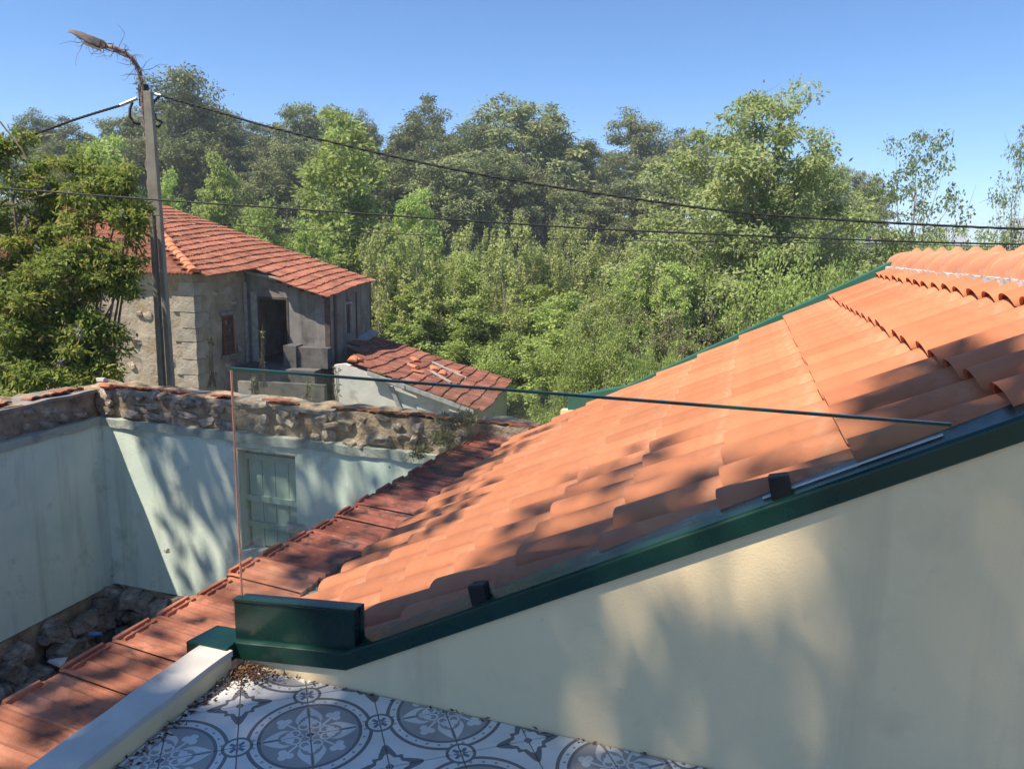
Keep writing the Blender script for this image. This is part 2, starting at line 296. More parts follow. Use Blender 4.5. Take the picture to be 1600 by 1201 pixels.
# patterned cement tile, drawn with node maths in the floor's own grid
PT = 0.428; TC = (-1.195, 1.794)
def pattern_mat():
    m, t, b = newmat('patterned_floor_tile')
    sp = t.nodes.new('ShaderNodeSeparateXYZ'); t.links.new(texco(t, 'world'), sp.inputs[0])
    X = Sk(t, sp.outputs[0])-TC[0]; Y = Sk(t, sp.outputs[1])-TC[1]
    s, c = math.sin(GRID), math.cos(GRID)
    u = (X*c-Y*s)/PT; v = (X*s+Y*c)/PT
    def cell(a): return (a+0.5).fract()-0.5
    p, q = cell(u), cell(v)                      # about a big rosette
    p2, q2 = cell(u+0.5), cell(v+0.5)            # about a star
    def ln(a, b_): return (a*a+b_*b_).sqrt()
    r = ln(p, q)
    dark = (0.19, 0.185, 0.195); grey = (0.38, 0.365, 0.36); white = (0.78, 0.75, 0.72); blue = (0.16, 0.19, 0.27)
    col = mixc(t, 0.0, white, white)
    def put(col, mask, cc): return mixc(t, (mask.o if isinstance(mask, Sk) else mask), col, cc)
    # star in the diamond between four rosettes
    rs = ln(p2, q2); fs = q2.atan2(p2)
    c4 = (fs*4).cos(); c8 = (fs*8).cos(); c12 = (fs*16).cos()
    lim = c4*0.045+c8*0.022+0.165+c12*0.006
    col = put(col, rs.lt(lim), dark)
    col = put(col, rs.lt(c8*0.012+c4*0.014+0.112), white)
    col = put(col, rs.lt(0.028), dark); col = put(col, rs.lt(0.018), grey)
    # rings of the rosette
    col = put(col, r.between(0.422, 0.449), dark)
    col = put(col, r.lt(0.422), white)
    ang = q.atan2(p)
    seg = ((ang/(2*math.pi)*28).fract()-0.5).abs()
    col = put(col, seg.lt(0.13)*((r-0.393).abs()+seg*0.06).lt(0.013), grey)
    col = put(col, r.lt(0.370), dark)
    col = put(col, r.lt(0.346), grey)
    # four petals on the axes, each with a grey loop and a white trefoil inside; trefoils on the diagonals
    a, d = p.abs(), q.abs()
    hi, lo = a.mx(d), a.mn(d)
    pet = (lo/0.098)+((hi-0.19)/0.155).abs()._m('POWER', 1.6)
    col = put(col, pet.lt(1.0), white)
    loop = ln(hi-0.165, lo*1.05)
    col = put(col, (loop+(hi-0.165)*0.25).lt(0.078), grey)
    col = put(col, lo.lt(0.013+0.0)*hi.between(0.2, 0.33), grey)
    def tre(cx, k): return ln(hi-cx-0.018*k, lo).lt(0.021*k)._m('MAXIMUM', ln(hi-cx+0.008*k, lo-0.024*k).lt(0.022*k))
    col = put(col, tre(0.155, 1.35), white)
    e, f = (a+d)*0.70711, (a-d).abs()*0.70711
    col = put(col, ln(e-0.285, f).lt(0.030), white); col = put(col, ln(e-0.245, f-0.032).lt(0.030), white)
    col = put(col, e.between(0.13, 0.25)*f.lt(0.009), white)
    col = put(col, (ln(e-0.105, f-0.045)-0.035).abs().lt(0.008), white)
    col = put(col, r.lt(0.036), white); col = put(col, r.lt(0.027), blue)
    # small medallions between rosettes
    for (x, y) in ((p2, q), (p, q2)):
        rm = ln(x, y)
        col = put(col, rm.lt(0.108), dark); col = put(col, rm.lt(0.086), white)
        cr = (x.abs().lt(0.008+0.0)+y.abs().lt(0.008)).mn(1.0)
        dg = ((x.abs()-y.abs()).abs().lt(0.019))
        col = put(col, (rm.lt(0.066)*dg), blue)
        col = put(col, (rm.lt(0.050)*cr), grey); col = put(col, rm.lt(0.016), white)
    g = noise(t, texco(t, 'world'), 9, 6)
    col = mixc(t, 1.0, col, ramp(t, g, [(0.25, (0.80, 0.80, 0.80)), (0.75, (1.0, 1.0, 1.0))]), 'MULTIPLY')
    dirt = ramp(t, noise(t, texco(t, 'world'), 26, 7, 0.7), [(0.60, (0, 0, 0)), (0.78, (0.5, 0.5, 0.5))])
    col = mixc(t, dirt, col, (0.30, 0.26, 0.22))
    t.links.new(col, b.inputs['Base Color']); b.inputs['Specular IOR Level'].default_value = 0.4
    t.links.new(ramp(t, g, [(0.3, (0.3,)*3), (0.7, (0.5,)*3)]), b.inputs['Roughness'])
    return m
MT['floor'] = pattern_mat()

# ------------------------------------------------------------------ terrain
def sstep(a, b, x):
    t = np.clip((x-a)/(b-a), 0, 1); return t*t*(3-2*t)
def terrain(x, y):
    d = np.hypot(x, y); ang = np.degrees(np.arctan2(x, y))          # angle right of +Y
    side = 1-sstep(-8, 22, ang)
    h = -3.9-1.0*sstep(16, 30, d)+(1.2+10*side)*sstep(40, 120, d)
    h = h+0.25*np.sin(x*0.31)*np.cos(y*0.27)*sstep(14, 25, d)
    return h
def ground():
    rs = np.concatenate([np.linspace(0.01, 40, 40), np.linspace(42, 160, 50), np.geomspace(170, 1400, 16)]); na = 120
    th = np.linspace(0, 2*np.pi, na, endpoint=False)
    v = [(r*math.sin(a), r*math.cos(a), float(terrain(r*math.sin(a), r*math.cos(a)))) for r in rs for a in th]
    f = [(i*na+j, i*na+(j+1) % na, (i+1)*na+(j+1) % na, (i+1)*na+j) for i in range(len(rs)-1) for j in range(na)]
    mb = MB(); mb.add(v, f); o = mb.build('ground', MT['soil'], smooth=True); tag(o, kind='structure')
ground()

def far_hill():
    mb = MB(); n = 80; vs = []; rows = 10
    for i in range(n+1):
        a = R(-60+120*i/n)
        for k in range(rows+1):
            d = 400+50*k; prof = math.sin(math.pi*min(1, k/6)/2)
            hh = prof*(12+4*math.sin(a*5.1+0.6)+2*math.sin(a*17)+1.2*math.sin(a*43+k))-4
            vs.append((d*math.sin(a), d*math.cos(a), hh))
    fs = [(i*(rows+1)+k, (i+1)*(rows+1)+k, (i+1)*(rows+1)+k+1, i*(rows+1)+k+1) for i in range(n) for k in range(rows)]
    mb.add(vs, fs); tag(mb.build('hill', MT['farhill'], smooth=True), kind='structure')
far_hill()
for px, py, wpx, hpx, lab in ((1592, 349, 26, 13, 'white block with dark windows at the far right edge, on the skyline'),
                              (1455, 366, 16, 9, 'small white far house left of the skyline block, below the sparse tree'),
                              (1476, 361, 14, 12, 'narrow tall white far house seen under the sparse tree'),
                              (1500, 364, 18, 8, 'low wide white far house between the sparse tree and the skyline block')):
    D = 640; c = at(px, py, D); k = D/FPX
    h = empty('far_building', (c[0], c[1], c[2]-hpx*k/2), -YAW+R(15), lab, 'building', 'white buildings on the far hill')
    W, H = wpx*k, hpx*k
    MB().box(-W/2, W/2, -4, 4, -14, H).build('wall', MT['bwhite'], h)
    MB().box(-W/2-0.3, W/2+0.3, -4.3, 4.3, H, H+0.6).build('roof', MT['bwhite'], h)
    for i in range(max(2, int(W/4))):
        x = -W/2+(i+0.5)*W/max(2, int(W/4))
        MB().box(x-0.7, x+0.7, -4.06, -3.9, H*0.45, H*0.75).build('window', MT['pane'], h)

# ------------------------------------------------------------------ stones (shared meshes)
random.seed(3)
def stone_mesh(i, m):
    bm = bmesh.new(); bmesh.ops.create_icosphere(bm, subdivisions=2, radius=0.5)
    off = Vector((i*7.3, i*3.1, i*5.7))
    for v in bm.verts:
        n = mnoise.noise(v.co*2.1+off)*0.75+mnoise.noise(v.co*5+off)*0.22
        v.co *= 1+n
        v.co = Vector([math.copysign(min(abs(c), 0.33+0.10*mnoise.noise(off+v.co*2)), c) for c in v.co])
    me = bpy.data.meshes.new('stone'); bm.to_mesh(me); bm.free(); me.materials.append(m); return me
STN = [stone_mesh(i, MT['stone']) for i in range(7)]
DST = [stone_mesh(i+20, MT['dstone']) for i in range(6)]
def stone(parent, meshes, loc, size, name='stone'):
    return link(name, random.choice(meshes), parent, loc, (random.uniform(-0.4, 0.4), random.uniform(-0.3, 0.3), random.uniform(-0.4, 0.4)), size)
def rough(mb_obj, amp, scale, seed=0):
    for v in mb_obj.data.vertices:
        p = v.co*scale+Vector((seed, seed*2, 0)); v.co += Vector((mnoise.noise(p), mnoise.noise(p+Vector((9, 0, 0))), mnoise.noise(p+Vector((0, 9, 0)))))*amp
def gridbox(x0, x1, y0, y1, z0, z1, step):
    """box whose faces are subdivided, so that it can be roughened"""
    bm = bmesh.new(); bmesh.ops.create_cube(bm, size=1.0)
    for v in bm.verts: v.co = Vector((x0+(v.co.x+.5)*(x1-x0), y0+(v.co.y+.5)*(y1-y0), z0+(v.co.z+.5)*(z1-z0)))
    for ax, (a, b_) in enumerate(((x0, x1), (y0, y1), (z0, z1))):
        k = int((b_-a)/step)
        for i in range(1, k+1):
            co = Vector((0, 0, 0)); co[ax] = a+(b_-a)*i/(k+1); no = Vector((0, 0, 0)); no[ax] = 1
            bmesh.ops.bisect_plane(bm, geom=bm.verts[:]+bm.edges[:]+bm.faces[:], plane_co=co, plane_no=no)
    me = bpy.data.meshes.new('block'); bm.to_mesh(me); bm.free(); return me

# ------------------------------------------------------------------ terrace floor, tile by tile
fl = MB().box(-1.66, 3.2, -1.6, 2.06, -0.30, -0.006).build('terrace_floor', MT['grout']); tag(fl, kind='structure')
def clip(poly, nx, ny, c):
    out = []
    for i in range(len(poly)):
        a, b_ = poly[i], poly[(i+1) % len(poly)]; da = nx*a[0]+ny*a[1]-c; db = nx*b_[0]+ny*b_[1]-c
        if da <= 0: out.append(a)
        if (da < 0) != (db < 0) and da != db:
            t_ = da/(da-db); out.append((a[0]+t_*(b_[0]-a[0]), a[1]+t_*(b_[1]-a[1])))
    return out
g1 = (math.sin(GRID), math.cos(GRID)); g2 = (math.cos(GRID), -math.sin(GRID)); hs = PT/2
for i in range(-9, 12):
    for j in range(-12, 8):
        a0, a1, b0, b1 = i*hs+.0022, (i+1)*hs-.0022, j*hs+.0022, (j+1)*hs-.0022
        poly = [(TC[0]+a*g2[0]+b_*g1[0], TC[1]+a*g2[1]+b_*g1[1]) for a, b_ in ((a0, b0), (a1, b0), (a1, b1), (a0, b1))]
        for nx, ny, c in ((-1, 0, 1.640), (1, 0, 1.3), (0, 1, 2.046), (0, -1, -0.35)):
            poly = clip(poly, nx, ny, c)
            if len(poly) < 3: break
        if len(poly) < 3: continue
        n = len(poly); mb = MB()
        mb.add([(x, y, -0.006) for x, y in poly]+[(x, y, 0.0) for x, y in poly],
               [tuple(range(n, 2*n))]+[(k, (k+1) % n, (k+1) % n+n, k+n) for k in range(n)])
        mb.build('floor_tile', MT['floor'], fl)

# low white kerb along the terrace edge
kerb = empty('terrace_parapet', (-1.708, 0.5, 0), 0, 'low white-topped kerb with yellow side along the patterned tile floor', 'parapet')
gb = link('body', gridbox(-0.062, 0.062, -2.1, 1.5, -0.3, 0.062, 0.15), kerb, mat=MT['yellow'])
gb = link('cap', gridbox(-0.064, 0.064, -2.1, 1.503, 0.062, 0.085, 0.06), kerb, mat=MT['white']); rough(gb, 0.004, 9, 2)

# ------------------------------------------------------------------ the low house: yellow gable wall, clay roof, green flashing
MS = 0.552; ANG = math.atan(MS)                       # roof pitch
def zroof(x): return 0.78+MS*x
YN, YF = 2.06, 6.95
XR = 1.27
house = empty('low_house', (0, 4.7, -3.9), 0, 'low house with new orange clay tile roof, green flashing and yellow side wall', 'house')
HZ = Matrix.Translation((0, -4.7, 3.9))
def hpart(o):
    o.parent = house; o.matrix_parent_inverse = Matrix.Identity(4)
    o.location = Vector(o.location)+Vector((0, -4.7, 3.9)); return o
def fb(x):  # bottom of the near flashing
    return 0.028+(x+1.665)*0.10 if x < -1.21 else 0.0735+(x+1.21)*0.53
wallp = [(-1.668, -3.9), (3.6, -3.9), (3.6, 0.0), (XR, fb(XR)+0.02), (-1.21, fb(-1.21)+0.02), (-1.668, fb(-1.668)+0.02)]
hpart(MB().prism_y(wallp, 2.052, 2.20).build('side_wall', MT['yellow']))
hpart(MB().box(-2.0, 1.25, 2.20, 6.9, -3.9, -0.45).build('wall', MT['yellow']))
wallf = [(x, z-0.10) for x, z in wallp]
hpart(MB().prism_y(wallf, 6.92, 7.02).build('side_wall', MT['yellow']))
# near flashing: lip, sloping top, drip edge
def flashing(y0, y1, h, x1, lift):
    mb = MB(); xs = [-1.668, -1.21, x1]
    sec = [(y0, 0.0), (y0, h), (y0+0.012, h+0.006), (y1, h+lift), (y1+0.008, h+lift), (y1+0.008, 0.0)]
    n = len(sec); vs = [(x, y, fb(x)+z) for x in xs for y, z in sec]
    fs = [(i*n+j, i*n+(j+1) % n, (i+1)*n+(j+1) % n, (i+1)*n+j) for i in range(2) for j in range(n)]
    fs += [tuple(range(n-1, -1, -1)), tuple(range(2*n, 3*n))]
    return mb.add(vs, fs)
hpart(flashing(2.036, 2.165, 0.062, XR, 0.012).build('flashing', MT['green'], bevel=0.004))
mb = MB()
ftop = [(-1.60, 0.085), (-1.03, 0.235), (1.12, 1.455)]
for (xa, za), (xb, zb) in zip(ftop[:-1], ftop[1:]):
    mb.hexa([(xa, 6.93, za-.24), (xb, 6.93, zb-.24), (xb, 7.04, zb-.24), (xa, 7.04, za-.24), (xa, 6.93, za), (xb, 6.93, zb), (xb, 7.04, zb), (xa, 7.04, za)])
hpart(mb.build('flashing', MT['green_sunlit'], bevel=0.004))
# small flashing end cap on the kerb
hpart(MB().hexa([(-1.83, 1.99, 0.03), (-1.655, 1.99, 0.03), (-1.655, 2.12, 0.03), (-1.80, 2.12, 0.03),
                 (-1.83, 1.99, 0.088), (-1.655, 1.99, 0.092), (-1.655, 2.12, 0.096), (-1.80, 2.12, 0.092)]).build('flashing_cap', MT['green'], bevel=0.004))
# roof deck; its children are laid in the deck's own frame: x up the slope, y along the eave, z off the slope
deck = MB().box(-2.36, 1.56, 2.20, 6.95, -0.10, -0.035).build('roof', MT['mortar'])
deck.location = (0, 0, 0.707); deck.rotation_euler = (0, -ANG, 0); hpart(deck)
EXPO = 0.34/math.cos(ANG); TW = 0.2475
def tile_mesh(length, seed):
    L = length; n = 13; th = 0.010
    def prof(v):
        if v < 0.72: return 0.022+0.050*math.sqrt(max(0, 1-(v/0.36-1)**2))      # barrel, its near edge clear of the next pan
        return -0.006
    ys = [0, .012, .045, .10, .17, .26, .36, .46, .55, .62, .675, .708, .7199, .735, 1.02]
    top0 = [(0.0, y*TW, prof(min(y, 1))+0.034) for y in ys]; top1 = [(L, y*TW, prof(min(y, 1))) for y in ys]
    topb = [(0.008, y*TW, prof(min(y, 1))+0.034-th) for y in ys]; bot1 = [(L, y*TW, prof(min(y, 1))-th) for y in ys]
    k = len(ys); mb = MB(); mb.add(top0+top1+topb+bot1+top0+topb, [])      # the end face has its own corners, so the barrel shades cleanly
    for i in range(k-1):
        mb.f += [(i, k+i, k+i+1, i+1), (2*k+i, 2*k+i+1, 3*k+i+1, 3*k+i), (4*k+i, 4*k+i+1, 5*k+i+1, 5*k+i)]; mb.m += [0, 0, 0]
    mb.f += [(4*k, 5*k, 3*k, k), (k-1, 2*k-1, 4*k-1, 3*k-1)]; mb.m += [0, 0]
    me = mb.mesh('roof_tile', MT['tile'])
    sm = [False]*len(mb.f)
    for i in range(k-1): sm[3*i] = True; sm[3*i+1] = True
    me.polygons.foreach_set('use_smooth', sm); return me
TM = tile_mesh(EXPO+0.05, 0); TMT = tile_mesh(0.33, 1)
random.seed(11)
for k in range(-6, 4):
    x = (0.34*k-(0.09 if k == -6 else 0))/math.cos(ANG)
    for j in range(21):
        y = 2.125+j*TW
        if y > (6.72 if k > -4 else 7.0): continue
        me = TM if k < 3 else TMT
        o = link('roof_tile', me, deck, (x+random.gauss(0, .003), y, random.gauss(0.0, .0015)),
                 (random.gauss(0, .006), random.gauss(0, .003), random.gauss(0, .004)))
        if k == -6: o.scale = (1.22, 1, 1)
# ridge tiles with a raised rib, bedded on mortar
def ridge_mesh():
    mb = MB(); n = 10; vs = []; stations = [(0, .164, 1.0), (0.035, .165, 1.0), (0.05, .160, 1.0), (0.30, .158, 1.0), (0.455, .154, 1.0)]
    for y, rad, _ in stations:
        for i in range(n+1):
            a = math.pi*i/n; vs.append((-rad*math.cos(a)*1.0, y, rad*0.82*math.sin(a)))
    fs = [(i*(n+1)+j, i*(n+1)+j+1, (i+1)*(n+1)+j+1, (i+1)*(n+1)+j) for i in range(len(stations)-1) for j in range(n)]
    fs.append(tuple(range(n, -1, -1))); mb.add(vs, fs)
    mb.add([(-.04, .0, .128), (.04, .0, .128), (.04, .07, .122), (-.04, .07, .122), (-.012, .018, .157), (.012, .018, .157), (.012, .045, .153), (-.012, .045, .153)],
           [(4, 5, 6, 7), (0, 1, 5, 4), (1, 2, 6, 5), (2, 3, 7, 6), (3, 0, 4, 7)])
    return mb.mesh('ridge_tile', MT['ridge'], smooth=True)
RM = ridge_mesh()
for j in range(12):
    link('ridge_tile', RM, house, (1.27, 2.15+j*0.42-4.7, 1.412+3.9), (random.gauss(0, .006), 0, random.gauss(0, .006)))
mo = link('ridge_mortar', gridbox(1.075, 1.46, 2.2, 6.95, 1.28, 1.412, 0.06), None, mat=MT['mortar']); rough(mo, 0.014, 14, 3); hpart(mo)
hpart(MB().hexa([(1.25, 2.2, 1.38), (3.6, 2.2, 0.1), (3.6, 6.9, 0.1), (1.25, 6.9, 1.38), (1.25, 2.2, 1.44), (3.6, 2.2, 0.17), (3.6, 6.9, 0.17), (1.25, 6.9, 1.44)]).build('far_slope', MT['tile']))
hpart(MB().box(-2.42, -2.0, 2.06, 7.0, -0.62, -0.495).build('gutter', MT['gutter']))

# ------------------------------------------------------------------ frameless glass guard over the gable
gg = empty('glass_guard', (-1.66, 2.09, 0.09), 0, 'frameless clear glass guard with green edge standing on the roof flashing', 'glass guard')
GX = Vector((1.66, -2.09, -0.09))
def gpart(o): o.parent = gg; o.location = Vector(o.location)+GX; return o
def ft(x): return fb(x)+0.07
Y0, Y1 = 2.088, 2.098
outl = [(-1.661, 0.20), (-1.21, 0.20), (-1.10, ft(-1.10)), (0.512, ft(0.512)-0.002), (0.512, 1.083), (-1.661, 1.076)]
mb = MB(); n = len(outl); vs = [(x, Y0, z) for x, z in outl]+[(x, Y1, z) for x, z in outl]
mb.add(vs, [tuple(range(n)), tuple(range(2*n-1, n-1, -1))]); gpart(mb.build('pane', MT['glass']))
gpart(MB().hexa([(-1.663, Y0-.002, 1.072), (0.516, Y0-.002, 1.079), (0.516, Y1+.002, 1.079), (-1.663, Y1+.002, 1.072),
                 (-1.663, Y0-.002, 1.0795), (0.516, Y0-.002, 1.0865), (0.516, Y1+.002, 1.0865), (-1.663, Y1+.002, 1.0795)]).build('top_edge', MT['gedge']))
gpart(MB().box(-1.6645, -1.6605, Y0+.001, Y1-.001, 0.20, 1.0695).build('side_edge', MT['gedge2']))
gpart(MB().hexa([(0.08, Y0-.001, ft(0.08)+.004), (0.5, Y0-.001, ft(0.5)+.004), (0.5, Y1+.001, ft(0.5)+.004), (0.08, Y1+.001, ft(0.08)+.004),
                 (0.08, Y0-.001, ft(0.08)+.008), (0.5, Y0-.001, ft(0.5)+.008), (0.5, Y1+.001, ft(0.5)+.008), (0.08, Y1+.001, ft(0.08)+.008)]).build('bottom_edge', MT['wplastic']))
ch = [(-1.67, 0.086), (-1.185, 0.137), (-1.185, 0.284), (-1.67, 0.240)]
mb = MB(); mb.prism_y(ch, 2.058, 2.0865); mb.prism_y([(x, z-0.002) for x, z in ch], 2.0995, 2.128)
gpart(mb.build('base_channel', MT['dgreen'], bevel=0.003))
gpart(MB().hexa([(-1.672, 2.052, 0.2405), (-1.180, 2.052, 0.2845), (-1.180, 2.087, 0.2845), (-1.672, 2.087, 0.2405), (-1.672, 2.052, 0.249), (-1.180, 2.052, 0.293), (-1.180, 2.087, 0.293), (-1.672, 2.087, 0.249)]).build('channel_trim', MT['dgreen'], bevel=0.002))
for cx, cz in ((0.131, 0.0), (-0.738, 0.0)):
    z0 = fb(cx)+0.058
    mb = MB().box(-.028, .028, -.030, -.0035, -.012, .068); mb.box(-.026, .026, .0075, .026, -.012, .064)
    gpart(mb.build('clamp', MT['black'], loc=(cx, 2.09, z0), rot=(0, -0.25, 0), bevel=0.005))

# ------------------------------------------------------------------ boundary wall with old ribbed coping tiles
bw = empty('boundary_wall', (-2.55, 4.0, -3.9), 0, 'old boundary wall capped with worn ribbed red tiles beside the new roof eave', 'wall')
BX = Vector((2.55, -4.0, 3.9))
def bpart(o): o.parent = bw; o.location = Vector(o.location)+BX; return o
bpart(MB().hexa([(-2.86, -0.6, -3.9), (-2.425, -0.6, -3.9), (-2.425, 7.3, -3.9), (-2.60, 7.3, -3.9),
                 (-2.84, -0.6, -0.50), (-2.425, -0.6, -0.53), (-2.425, 7.3, -0.53), (-2.58, 7.3, -0.50)]).build('wall', MT['cement']))
def cop_mesh(seed):
    rng = random.Random(seed); Wd = 0.272; L = 0.53; n = 24; vs = []; xs = [0, 0.03, 0.25, 0.45, L]
    def h(v):
        rib = max(math.exp(-((v-.03)/.04)**2), .8*math.exp(-((v-.37)/.05)**2), .9*math.exp(-((v-.70)/.05)**2))
        return 0.019*rib+0.007*math.sin(math.pi*((v*3) % 1))+(0.008 if v > 0.95 else 0)
    for x in xs:
        for i in range(n+1):
            v = i/n; e = rng.uniform(-.012, .012) if x == L else 0
            vs.append((x+e, v*Wd, h(v)*(0.4 if x == 0 else 1)+rng.uniform(-.001, .001)))
    k = len(vs); vs += [(x, y, z-0.022) for x, y, z in vs]
    m_ = n+1; fs = []
    for i in range(len(xs)-1):
        for j in range(n):
            a = i*m_+j; fs.append((a, a+m_, a+m_+1, a+1)); fs.append((k+a, k+a+1, k+a+m_+1, k+a+m_))
    for j in range(n):
        a = (len(xs)-1)*m_+j; fs.append((a, a+k, a+k+1, a+1)); fs.append((j, j+1, j+1+k, j+k))
    mb = MB().add(vs, fs)
    y1 = Wd-rng.uniform(.03, .10); zt_ = rng.uniform(.026, .042)      # raised lug at the outer end, worn uneven
    mb.hexa([(-.006, .004, -.01), (.024, .006, -.01), (.026, y1, -.01), (-.006, y1+.01, -.01), (0, .010, zt_), (.018, .012, zt_-.004), (.020, y1-.012, zt_-rng.uniform(.0, .012)), (0, y1-.004, zt_-.003)])
    if rng.random() < .75: mb.hexa([(.040, .03, 0), (.058, .03, 0), (.058, Wd-.03, 0), (.040, Wd-.03, 0), (.043, .036, .024), (.053, .036, .022), (.053, Wd-.04, .020), (.043, Wd-.04, .024)])
    return mb.mesh('coping_tile', MT['coptile'] if seed < 4 else MT['coptile_worn'])
CM = [cop_mesh(i) for i in range(-8, 4) if i < 4]; CMW = [cop_mesh(i) for i in range(4, 10)]
random.seed(5)
for j in range(34):
    y = -1.2+j*0.2725
    if y > 7.0: continue
    xo = -2.885+(y-2.2)*0.056
    bpart(link('coping_tile', random.choice(CMW if y+random.gauss(0, .3) > 3.7 else CM), None, (xo+random.gauss(0, .005), y+random.gauss(0, .004), -0.455+random.gauss(0, .004)),
               (random.gauss(0, .012), 0.055+random.gauss(0, .010), -0.03+random.gauss(0, .010)), (1-(y-2.2)*0.022, 1, 1)))

# ------------------------------------------------------------------ ruined courtyard
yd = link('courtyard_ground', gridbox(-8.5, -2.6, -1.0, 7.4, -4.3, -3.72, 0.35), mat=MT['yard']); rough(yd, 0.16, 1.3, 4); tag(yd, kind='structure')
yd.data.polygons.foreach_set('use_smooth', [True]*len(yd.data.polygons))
YW = 7.10; XL = -7.62
fwl = empty('courtyard_wall', (-5.0, YW, -3.9), 0, 'pale green plastered ruined wall with stone top and shuttered opening, facing the roof', 'wall', 'ruined courtyard walls')
FX = Vector((5.0, -YW, 3.9))
def fpart(o): o.parent = fwl; o.location = Vector(o.location)+FX; return o
sx0, sx1, sz0, sz1 = -5.60, -4.82, -2.16, -0.90
def ZP(x): return -0.72+0.03*(x+7.6)/5            # plaster top
mb = MB()
mb.box(XL, sx0, YW, YW+0.5, -2.92, -0.74); mb.box(sx1, -2.3, YW, YW+0.5, -2.92, -0.74)
mb.box(sx0, sx1, YW, YW+0.5, -2.92, sz0); mb.box(sx0, sx1, YW, YW+0.5, sz1, -0.74)
fpart(mb.build('plaster', MT['plaster']))
lg = link('plaster_ledge', gridbox(XL, -2.3, YW-0.035, YW+0.3, -0.80, -0.70, 0.09), None, mat=MT['ledge']); rough(lg, 0.022, 4, 1); fpart(lg)
co = link('rubble_core', gridbox(XL-0.4, -2.05, YW+0.07, YW+0.52, -0.72, -0.345, 0.07), None, mat=MT['earth']); rough(co, 0.05, 4.5, 5); fpart(co)
random.seed(21)
x = XL+0.1
while x < -2.6:
    for z, s in ((-0.655, 1.0), (-0.53, 0.95), (-0.41, 0.8)):
        wd = random.choice((0.12, 0.17, 0.24, 0.34, 0.46))*s
        if random.random() < 0.8:
            fpart(stone(None, STN, (x+random.uniform(-.07, .07), YW+0.065+random.uniform(-0.03, 0.05), z+random.uniform(-.05, .05)), (wd, random.uniform(.14, .24), random.uniform(.09, .21)*s)))
    x += random.uniform(0.14, 0.27)
# cement skin and thin old tiles on the wall top
cs = link('cement_cap', gridbox(XL-0.35, -4.3, YW+0.05, YW+0.5, -0.39, -0.355, 0.08), None, mat=MT['cement']); rough(cs, 0.02, 4, 8); fpart(cs)
def flat_tile(seed):
    rng = random.Random(seed); mb = MB(); n = 8; vs = []
    for x in (0, 0.2, 0.40):
        for i in range(n+1):
            v = i/n; vs.append((v*0.24, x, 0.014*abs(math.sin(2*math.pi*v))+rng.uniform(-.003, .003)))
    k = len(vs); vs += [(a, b_, c-0.018) for a, b_, c in vs]; m_ = n+1; fs = []
    for i in range(2):
        for j in range(n):
            a = i*m_+j; fs += [(a, a+1, a+m_+1, a+m_), (k+a, k+a+m_, k+a+m_+1, k+a+1)]
    for j in range(n): fs += [(j, k+j, k+j+1, j+1), (2*m_+j, 2*m_+j+1, k+2*m_+j+1, k+2*m_+j)]
    for i in range(2): fs += [(i*m_, (i+1)*m_, k+(i+1)*m_, k+i*m_), (i*m_+n, k+i*m_+n, k+(i+1)*m_+n, (i+1)*m_+n)]
    return mb.add(vs, fs).mesh('coping_tile', MT['oldtile'])
FT = [flat_tile(i) for i in range(3)]
x = XL-0.3
while x < -2.15:
    if random.random() < 0.84:
        fpart(link('coping_tile', random.choice(FT), None, (x+random.uniform(-.02, .02), YW+0.10+random.uniform(-.03, .03), -0.312+random.uniform(0, .014)),
                   (-0.20+random.uniform(-.05, .05), random.uniform(-.05, .05), random.uniform(-.10, .10))))
    x += 0.235
# shuttered opening: boards and rails set back in the reveal
sh = MB().box(sx0, sx1, YW+0.20, YW+0.24, sz0, sz1).build('shutter', MT['timber']); fpart(sh)
nb = 4
for i in range(nb):
    a = sx0+0.03+(sx1-sx0-0.05)*i/nb
    o = MB().box(a+0.004, a+(sx1-sx0-0.05)/nb-0.004, YW+0.155, YW+0.20, sz0+0.01+0.02*(i % 2), sz1-0.05).build('board', MT['shutter'], sh)
for z in (sz1-0.13, (sz0+sz1)/2-0.02, sz0+0.28):
    MB().box(sx0+0.005, sx1-0.02, YW+0.118, YW+0.155, z-0.035, z+0.035).build('rail', MT['shutter'], sh, rot=(0, 0.004, 0))
fpart(MB().box(sx0-0.02, sx1+0.02, YW-0.004, YW+0.21, sz1, sz1+0.035).build('lintel', MT['ledge']))

lwl = empty('courtyard_wall', (XL, 4.5, -3.9), 0, 'pale green plastered ruined wall in full shade at the left edge', 'wall', 'ruined courtyard walls')
LX = Vector((-XL, -4.5, 3.9))
def lpart(o): o.parent = lwl; o.location = Vector(o.location)+LX; return o
lpart(MB().box(XL-0.5, XL, -1.0, YW, -2.92, -0.74).build('plaster', MT['plaster']))
lg = link('plaster_ledge', gridbox(XL-0.3, XL+0.035, -1.0, YW-0.04, -0.79, -0.69, 0.09), None, mat=MT['ledge']); rough(lg, 0.02, 4, 1); lpart(lg)
co = link('rubble_core', gridbox(XL-0.55, XL-0.07, -1.0, YW+0.05, -0.72, -0.36, 0.07), None, mat=MT['earth']); rough(co, 0.07, 4.5, 9); lpart(co)
cs = link('cement_cap', gridbox(XL-0.55, XL-0.04, -1.0, YW+0.02, -0.385, -0.35, 0.08), None, mat=MT['cement']); rough(cs, 0.015, 4, 8); lpart(cs)
y = 3.2
while y < YW-0.1:
    for z in (-0.62, -0.48):
        if random.random() < 0.9:
            lpart(stone(None, STN, (XL-0.10+random.uniform(-.04, .03), y+random.uniform(-.06, .06), z+random.uniform(-.05, .05)), (random.uniform(.13, .22), random.choice((.13, .2, .28, .4)), random.uniform(.09, .22))))
    y += random.uniform(0.16, 0.27)
y = 3.0
